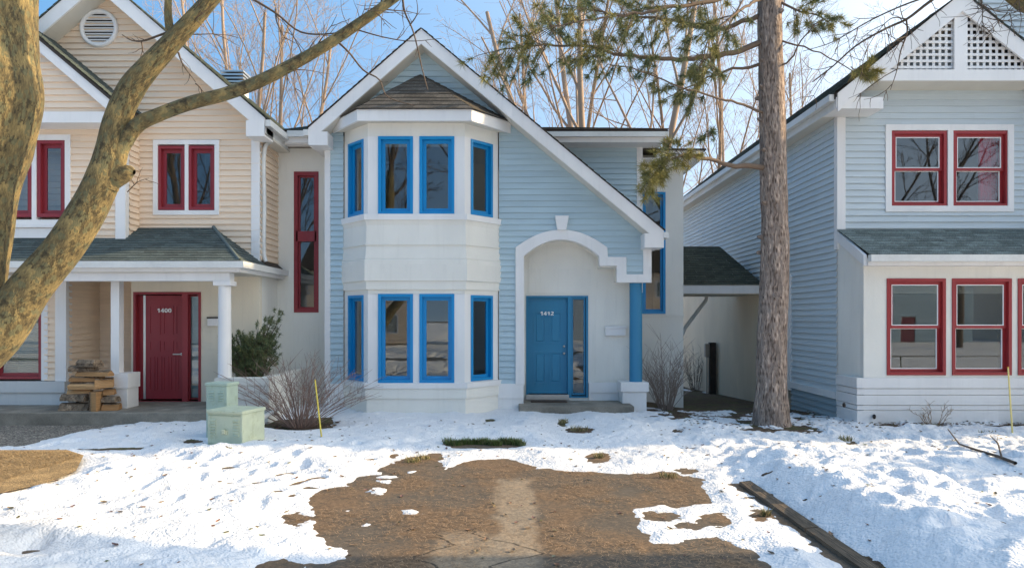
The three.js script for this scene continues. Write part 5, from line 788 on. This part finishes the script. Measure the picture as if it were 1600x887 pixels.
// ------------------------------------------------------------------ utility boxes, stakes, firewood, timber edging, small things
{
  const boxTex = tex(256, (u, v) => { const a = fbm(u * 7, v * 7, 4, 201, 7), s = sst(0.62, 0.72, fbm(u * 11, v * 11, 4, 203, 11)), k = 0.88 + 0.12 * a; return [k * (1 - 0.05 * s), k * (1 - 0.05 * s), k * (1 - 0.08 * s)]; }, 0.9);
  const green = M({ color: '#cdd4b8', map: boxTex, roughness: 0.55 }), green2 = M({ color: '#bccdbb', map: boxTex, roughness: 0.55 }), hid = M({ color: '#8d9a80', roughness: 0.7 });
  const box = (name, label, px0, px1, pb, pt, D, dep, mat, turn, vents) => {
    const w = (px1 - px0) * D / F, h = Y(pt, D), x = X((px0 + px1) / 2, D), t = thing(name, label, 'utility box', [x, 0, -D]); const f = new THREE.Matrix4().makeTranslation(x, 0, -D).multiply(new THREE.Matrix4().makeRotationY(turn));
    obj('cabinet', rbx(-w / 2, w / 2, -0.08, h - 0.05, -dep, 0, 0.018, 3), mat, t, f); obj('lid', rbx(-w / 2 - 0.012, w / 2 + 0.012, h - 0.055, h, -dep - 0.012, 0.014, 0.014, 3), mat, t, f);
    for (const s of [-1, 1]) for (let i = 0; i < vents; i++) { const l = bx(-0.05, 0.05, -0.014, 0.014, -0.004, 0.004); l.rotateX(-0.7); l.translate(s * (w / 2 - 0.11), h - 0.15 - i * 0.045, 0.008); obj('louvre', l, mat, t, f); }
    if (vents > 4) for (const q of [h - 0.085, 0.06]) obj('door_seam', bx(-w / 2 + 0.03, w / 2 - 0.03, q, q + 0.007, 0.001, 0.006), hid, t, f); if (vents > 4) obj('latch', [rbx(-0.055, 0.055, h * 0.36, h * 0.36 + 0.07, 0, 0.02, 0.008), rbx(-0.025, 0.03, h * 0.36 + 0.015, h * 0.36 + 0.085, 0.018, 0.04, 0.01)], M({ color: '#cfcfae', roughness: 0.5 }), t, f);
    return t;
  };
  box('transformer_box', 'low pale green transformer box with latch, nearer of the two boxes', 318, 383, 702, 641, 10.45, 0.55, green, -0.28, 6);
  box('utility_pedestal', 'taller pale green pedestal box standing behind the transformer box', 319, 356, 690, 598, 11.3, 0.32, green2, -0.2, 4);
  const stake = (label, pb, pt, D, lean, c) => { const B = new Tubes(), b = P(pb[0], pb[1], D), e = P(pt[0], pt[1], D); B.tube([V3(b.x, -0.1, b.z), b, e], [0.014, 0.014, 0.012], 8); const t = thing('marker_stake', label, 'stake', [b.x, 0, b.z], 'marker stakes'); obj('rod', B.geo(), M({ color: c, roughness: 0.5 }), t); const k = new THREE.SphereGeometry(0.015, 8, 6); k.translate(e.x, e.y, e.z); obj('tip', k, M({ color: '#c9a22c', roughness: 0.5 }), t); };
  stake('leaning yellow marker stake in front of the leafless shrub', [502, 683], [492, 594], 11.2, 0, '#dcc653'); stake('thin yellow marker stake in front of the right bay window', [1583, 680], [1576, 574], 11.5, 0, '#dfcf86');
  // firewood
  const rnd = rngOf(700), barkM = M({ map: barkTex([0.30, 0.25, 0.20], [0.62, 0.54, 0.45], 8, 0.5, 300), roughness: 0.95, bumpMap: barkBump(8, 0.5, 300), bumpScale: 0.01 }), woodTex = tex(256, (u, v) => { const g = fbm(u * 3, v * 40, 4, 310, 0), k = 0.72 + 0.3 * g; return [k, k * 0.87, k * 0.72]; }, [0.6, 0.3]), woodMs = ['#dcc9ad', '#c2ab8c', '#ad9577'].map((c) => M({ color: c, map: woodTex, roughness: 0.9 }));
  const log = (label, px0, px1, py0, py1, D, turn, vertical, k, group) => {
    const w = (px1 - px0) * D / F, h = (py1 - py0) * D / F, c = P((px0 + px1) / 2, (py0 + py1) / 2, D), dep = 0.30, t = thing('firewood_log', label, 'firewood', [c.x, c.y - h / 2, c.z], group);
    const L = vertical ? h : w, cr = vertical ? w : h, n = 7, pts = []; for (let i = 0; i < n; i++) { const a = -0.2 + i / (n - 1) * (Math.PI + 0.4), r = cr * 0.5 * (0.85 + 0.3 * rnd()); pts.push([Math.cos(a) * r * 1.35, Math.max(-cr * 0.5, Math.sin(a) * r * 1.15 - cr * 0.12)]); }
    const bodyS = new THREE.ExtrudeGeometry(shapeOf(pts), { depth: L, bevelEnabled: true, bevelThickness: 0.004, bevelSize: 0.004, bevelSegments: 1 }); bodyS.translate(0, 0, -L / 2); bodyS.rotateY(Math.PI / 2); if (vertical) bodyS.rotateZ(Math.PI / 2); bodyS.rotateY(turn); bodyS.translate(c.x, c.y, c.z);
    obj('split_wood', bodyS, k === 3 ? barkM : woodMs[k], t);
    if (k !== 3) { const bp = pts.slice(2, 5).map(([a, b]) => [a * 1.03, b * 1.03 + 0.003]).concat(pts.slice(2, 5).reverse().map(([a, b]) => [a * 1.09, b * 1.09 + 0.014])); const g = new THREE.ExtrudeGeometry(shapeOf(bp.slice().reverse()), { depth: L * 0.98, bevelEnabled: false }); g.translate(0, 0, -L * 0.49); g.rotateY(Math.PI / 2); if (vertical) g.rotateZ(Math.PI / 2); g.rotateY(turn); g.translate(c.x, c.y, c.z); obj('bark', g, barkM, t); }
  };
  const GF = 'firewood pile on the porch', D0 = 12.95;
  log('bark-covered log at the lower left of the firewood pile', 97, 140, 628, 644, D0, 0.1, false, 3, GF); log('split log in the second row at the left of the firewood pile', 98, 138, 615, 629, D0, -0.1, false, 3, GF); log('pale split log in the third row left of the firewood pile', 108, 142, 608, 617, D0 + 0.05, 0.05, false, 0, GF); log('pale log standing on end in the front of the firewood pile', 143, 163, 612, 644, D0 - 0.05, 0, true, 1, GF); log('reddish log at the lower right of the firewood pile', 162, 186, 630, 643, D0, 0.2, false, 2, GF); log('second log up at the right of the firewood pile', 162, 183, 618, 631, D0, 0.0, false, 3, GF); log('small log end in the middle of the firewood pile', 112, 150, 600, 610, D0 + 0.1, 0.0, false, 1, GF);
  log('long bright split log lying across the firewood pile', 110, 157, 597, 611, D0 - 0.03, -0.05, false, 0, GF); log('orange split log right of centre in the firewood pile', 150, 175, 590, 609, D0 + 0.05, 0.5, false, 1, GF); log('thin split log in the fifth row of the firewood pile', 112, 160, 588, 598, D0, 0.12, false, 2, GF); log('split plank slanting across the top rows of the firewood pile', 120, 174, 579, 590, D0, -0.1, false, 1, GF); log('dark bark log near the top left of the firewood pile', 111, 148, 570, 583, D0 + 0.05, 0.2, false, 3, GF); log('grey wedge crowning the firewood pile', 124, 156, 560, 577, D0, -0.25, false, 3, GF); log('short log wedged right of the upright piece in the firewood pile', 163, 178, 607, 619, D0 + 0.06, 0.3, false, 2, GF);
  // timber edging of the raised lawn
  const tm = M({ map: tex(256, (u, v) => { const g = fbm(u * 2, v * 60, 4, 330, 0), b = fbm(u * 8, v * 8, 3, 331, 0), k = 0.22 + 0.26 * g + 0.16 * (b - 0.5); return [k, k * 0.87, k * 0.72]; }, [1.2, 0.3]), roughness: 0.95, bumpMap: grainBump, bumpScale: 0.01 });
  const pieces = [[8.15, 6.35], [6.33, 4.5]]; pieces.forEach(([d0, d1], i) => { const xa = i ? 2.80 : 2.79, xb = i ? 2.815 : 2.80, t = prism([[xa - 0.075, -0.1, -d0], [xa + 0.075, -0.1, -d0], [xb + 0.075, -0.1, -d1], [xb - 0.075, -0.1, -d1]], [[xa - 0.06, 0.04, -d0], [xa + 0.07, 0.055, -d0], [xb + 0.07, 0.055, -d1], [xb - 0.06, 0.04, -d1]]); t.rotateY(0); const g = boxUV(t), uv = g.attributes.uv, p = g.attributes.position; for (let k = 0; k < uv.count; k++) uv.setXY(k, p.getZ(k), p.getX(k) + p.getY(k)); g.userData.keepUV = true; tag(obj('edging_timber', g, tm), i ? 'weathered edging timber nearest the camera along the right lawn' : 'weathered edging timber at the far end of the right lawn edge', 'timber', 'timber lawn edging'); });
  // white downspout extension beside the transformer
  { const B = new Tubes(); B.tube([P(396, 660, 11.9), P(432, 640, 12.5)], [0.045, 0.045], 8); tag(obj('downspout_extension', B.geo(), mats.gutter), 'white downspout extension lying beside the green transformer box', 'pipe'); }
  // fallen branch on the right lawn
  { const B = new Tubes(), pt = (px, py, lift) => { const [x, z] = G(px, py + 24); const zz = z; return V3(x * 1.0, terrain(x, zz) + 0.05 + lift, zz); }; B.tube([[1482, 676], [1500, 700], [1525, 718], [1560, 733], [1588, 744]].map(([a, b], i) => pt(a, b, [0.24, 0.08, 0.04, 0.03, 0.02][i])), [0.007, 0.011, 0.015, 0.018, 0.019], 6); B.tube([[1566, 735], [1560, 716], [1548, 702]].map(([a, b], i) => pt(a, b, [0.03, 0.12, 0.2][i])), [0.012, 0.009, 0.005], 6); B.tube([[1558, 714], [1560, 702]].map(([a, b], i) => pt(a, b, [0.12, 0.18][i])), [0.005, 0.003], 5); tag(obj('fallen_branch', B.geo(), mats.twigDark), 'forked dark fallen branch lying on the snow at the right', 'branch'); }
}
// ------------------------------------------------------------------ grass tufts, leaves, needles on the ground
{
  const rnd = rngOf(800);
  const blades = (list, n, h, spread, cols) => { const p = [], c = []; for (const [px, py, rx] of list) { const [x, z] = G(px, py), R = rx * (-z) / F; for (let i = 0; i < n; i++) { const a = rnd() * 6.28, r = R * Math.sqrt(rnd()), bx0 = x + Math.cos(a) * r, bz = z + Math.sin(a) * r * spread, y0 = terrain(bx0, bz) - 0.01, l = h * (0.5 + rnd()), ta = rnd() * 6.28, w = 0.004, e = [bx0 + Math.cos(ta) * l * 0.6, y0 + l, bz + Math.sin(ta) * l * 0.6], m = [lerp(bx0, e[0], 0.4), y0 + l * 0.65, lerp(bz, e[2], 0.4)], k = 0.7 + 0.6 * rnd(), cc = cols[Math.floor(rnd() * cols.length)].map((v) => v * k); const sx = Math.sin(ta) * w, sz = -Math.cos(ta) * w; p.push(bx0 - sx, y0, bz - sz, bx0 + sx, y0, bz + sz, m[0] + sx, m[1], m[2] + sz, bx0 - sx, y0, bz - sz, m[0] + sx, m[1], m[2] + sz, m[0] - sx, m[1], m[2] - sz, m[0] - sx, m[1], m[2] - sz, m[0] + sx, m[1], m[2] + sz, ...e); for (let j = 0; j < 9; j++) c.push(...cc); } } return needleGeo({ p, c }); };
  const gr = [[0.09, 0.15, 0.04], [0.13, 0.19, 0.05], [0.22, 0.21, 0.09]], dry = [[0.30, 0.25, 0.11], [0.36, 0.28, 0.14], [0.16, 0.17, 0.06]];
  const strip = []; for (let i = 0; i < 26; i++) strip.push([698 + i * 4.7, 694 + (rnd() - 0.5) * 5, 6]);
  tag(obj('grass_strip', blades(strip, 110, 0.085, 0.6, gr), mats.needles), 'strip of green grass showing through the snow', 'grass', null, 'stuff');
  tag(obj('dry_grass', blades([[1322, 688, 12], [1545, 680, 14], [936, 716, 8], [1196, 806, 8], [1045, 747, 14], [645, 722, 14], [660, 718, 12], [905, 672, 14], [880, 660, 8]], 90, 0.075, 0.6, dry), mats.needles), 'scattered tufts of dry grass poking through the snow', 'grass', null, 'stuff');
  { const pp = bares[1], p = [], c = []; for (let i = 0; i < 26000; i++) { const x = -9.5 + rnd() * 3.6, z = -9.9 + rnd() * 2.9; if (sdPoly(pp, x, z) < -0.06 + 0.05 * rnd()) continue; const a = rnd() * 6.28, l = 0.03 + 0.06 * rnd(), w = 0.003, y = 0.116 + rnd() * 0.012, k = 0.6 + 0.7 * rnd(), q = [0.34 * k, 0.235 * k, 0.115 * k], sx = -Math.sin(a) * w, sz = Math.cos(a) * w; p.push(x - sx, y, z - sz, x + sx, y, z + sz, x + Math.cos(a) * l, y + 0.03 * rnd(), z + Math.sin(a) * l); c.push(...q, ...q, ...q); } tag(obj('straw', needleGeo({ p, c }), mats.needles), 'matted dry straw covering the tan patch at the left', 'straw', null, 'stuff'); }
  // fallen leaves
  const lp = [], lc = [], leaf = (x, y, z, s) => { const a = rnd() * 6.28, tx = (rnd() - 0.5) * 0.9, c = [[0.20, 0.13, 0.075], [0.13, 0.085, 0.055], [0.22, 0.16, 0.10]][Math.floor(rnd() * 3)].map((v) => v * (0.6 + 0.6 * rnd())), P2 = [[-1, 0, 0], [-0.35, 0.12, 0.5], [0.5, 0.08, 0.4], [1, 0.25, 0], [0.5, 0.08, -0.4], [-0.35, 0.12, -0.5]].map(([u, h, v]) => [x + s * (u * Math.cos(a) - v * Math.sin(a)), y + s * (h + 0.12 + u * tx * 0.3 + 0.15), z + s * (u * Math.sin(a) + v * Math.cos(a))]), m = [x, y + s * 0.1, z]; for (let i = 0; i < 6; i++) { lp.push(...m, ...P2[i], ...P2[(i + 1) % 6]); for (let j = 0; j < 3; j++) lc.push(...c); } };
  const top = (x, z) => { const s = snowSd(x, z); return terrain(x, z) + (s > 0 ? (0.034 + 0.06 * sst(0.05, 0.7, s)) * (1 - Math.exp(-s / 0.13)) + lumps(x, z) * sst(0, 0.55, s) - 0.012 : 0.004); };
  for (let i = 0; i < 520; i++) { const D = lerp(5.2, 13.2, Math.pow(rnd(), 0.8)), x = (rnd() - 0.5) * 1.5 * D; leaf(x, top(x, -D), -D, 0.016 + 0.024 * rnd()); }
  for (let i = 0; i < 420; i++) { const x = 3.1 + rnd() * 4.4, z = -12.1 - rnd() * 3.4; leaf(x, top(x, z), z, 0.02 + 0.025 * rnd()); }
  for (let i = 0; i < 260; i++) { const [cx, cz] = G(462, 664), x = cx + (rnd() - 0.5) * 1.5, z = cz + (rnd() - 0.5) * 0.9; leaf(x, top(x, z), z, 0.02 + 0.025 * rnd()); }
  for (let i = 0; i < 300; i++) { const x = 6.8 + rnd() * 5, z = -12.7 - rnd() * 0.3; leaf(x, top(x, z), z, 0.02 + 0.02 * rnd()); }
  tag(obj('fallen_leaves', needleGeo({ p: lp, c: lc }), mats.needles), 'brown fallen leaves scattered over the snow', 'leaves', null, 'stuff');
  const np = [], nc = []; for (let i = 0; i < 30000; i++) { const D = 5 + rnd() * 4.6, x = -3.2 + rnd() * 5.8, z = -D; if (snowSd(x, z) > 0.02) continue; if (Math.abs(x - 0.03) < 0.26 && D < 8.3 && rnd() < 0.8) continue; if (fbm(x * 2.2, z * 2.2, 4, 111) < 0.30 + 0.25 * rnd()) continue; const a = rnd() * 6.28, l = 0.03 + 0.06 * rnd(), w = 0.003, y = 0.012 + rnd() * 0.012, k = 0.6 + 0.8 * rnd(), c = [0.30 * k, 0.195 * k, 0.11 * k], dx = Math.cos(a) * l, dz = Math.sin(a) * l, sx = -Math.sin(a) * w, sz = Math.cos(a) * w; np.push(x - sx, y, z - sz, x + sx, y, z + sz, x + dx, y + (rnd() - 0.2) * 0.014, z + dz); for (let j = 0; j < 3; j++) nc.push(...c); }
  tag(obj('pine_needle_litter', needleGeo({ p: np, c: nc }), mats.needles), 'brown pine needles littering the bare drive', 'needles', null, 'stuff');
}
// ------------------------------------------------------------------ across the street, behind the camera: what the panes mirror
{
  for (const [i, x0, w, h, c] of [[0, -16, 9, 5.6, SID.yellow], [1, -3, 9, 6.0, SID.grey], [2, 10, 9, 5.6, SID.yellow], [3, -29, 9, 6, SID.grey], [4, 23, 9, 6, SID.blue], [5, 36, 9, 5.8, SID.yellow]]) {
    const z = 21, t = thing('opposite_house', ['house across the street to the left', 'house across the street facing the blue house', 'house across the street to the right', 'house across the street farthest left', 'blue house across the street on the right', 'house across the street farthest right'][i], 'house', [x0 + w / 2, 0, z]);
    const f = frameAt(x0 + w, z, 180), wl = part('front_wall', t), hl = [[1.2, 2.6, 0.9, 2.3], [6.2, 7.6, 0.9, 2.3], [1.2, 2.6, 3.6, 5], [6.2, 7.6, 3.6, 5], [4, 5, 0, 2.1]];
    siding(wl, f, { y0: 0.2, y1: h, l: 0, r: w, pitch: 0.25, holes: hl.map((q) => rect(...q)), mat: c, seed: 90 + i });
    obj('walls', [bx(x0, x0 + w, 0, h, z + 6, z + 6.1), bx(x0, x0 + 0.1, 0, h, z + 0.1, z + 6), bx(x0 + w - 0.1, x0 + w, 0, h, z + 0.1, z + 6)], mats.stucco, t); obj('sheathing', bx(0, w, 0, h, -0.3, -0.2), mats.roomDark, t, f);
    for (const q of hl.slice(0, 4)) win(t, f, ...q, { mat: mats.trim }); obj('door', bx(4, 5, 0, 2.1, -0.1, -0.05), mats.redDoor, t, f);
    obj('roof', prism([[x0 - 0.3, h, z - 0.4], [x0 + w + 0.3, h, z - 0.4], [x0 + w + 0.3, h, z + 6.4], [x0 - 0.3, h, z + 6.4]].reverse(), [[x0 - 0.3, h + 0.1, z - 0.4], [x0 + w + 0.3, h + 0.1, z - 0.4], [x0 + w + 0.3, h + 2.6, z + 3], [x0 - 0.3, h + 2.6, z + 3]].reverse()), mats.dark, t);
  }
  const g = 'street trees behind the camera', o = { world: true, kids: [8, 6, 5, 4], wob: 0.13, rmin: 0.012 };
  for (const [x, z, h, r, s, w] of [[-7.5, 9.5, 14, 0.26, 901, 'left of the drive'], [-1.5, 11.5, 15, 0.3, 902, 'facing the blue bay'], [5, 10, 14, 0.28, 903, 'right of the drive'], [12.5, 11, 15, 0.3, 904, 'farthest to the right'], [-14, 12, 13, 0.25, 905, 'left of the cream house'], [19.5, 9.5, 14, 0.26, 906, 'facing the grey house'], [25, 12, 15, 0.3, 907, 'right of the grey house'], [31, 10, 14, 0.26, 908, 'far right of the row'], [-19, 9.5, 14, 0.26, 909, 'far left of the row'], [-25, 12, 14, 0.28, 910, 'last on the left']]) bareTree('street_tree', 'bare street tree across the street, ' + w, x, -z, h, r, s, mats.twigDark, g, o);
}
renderer.render(scene, camera);
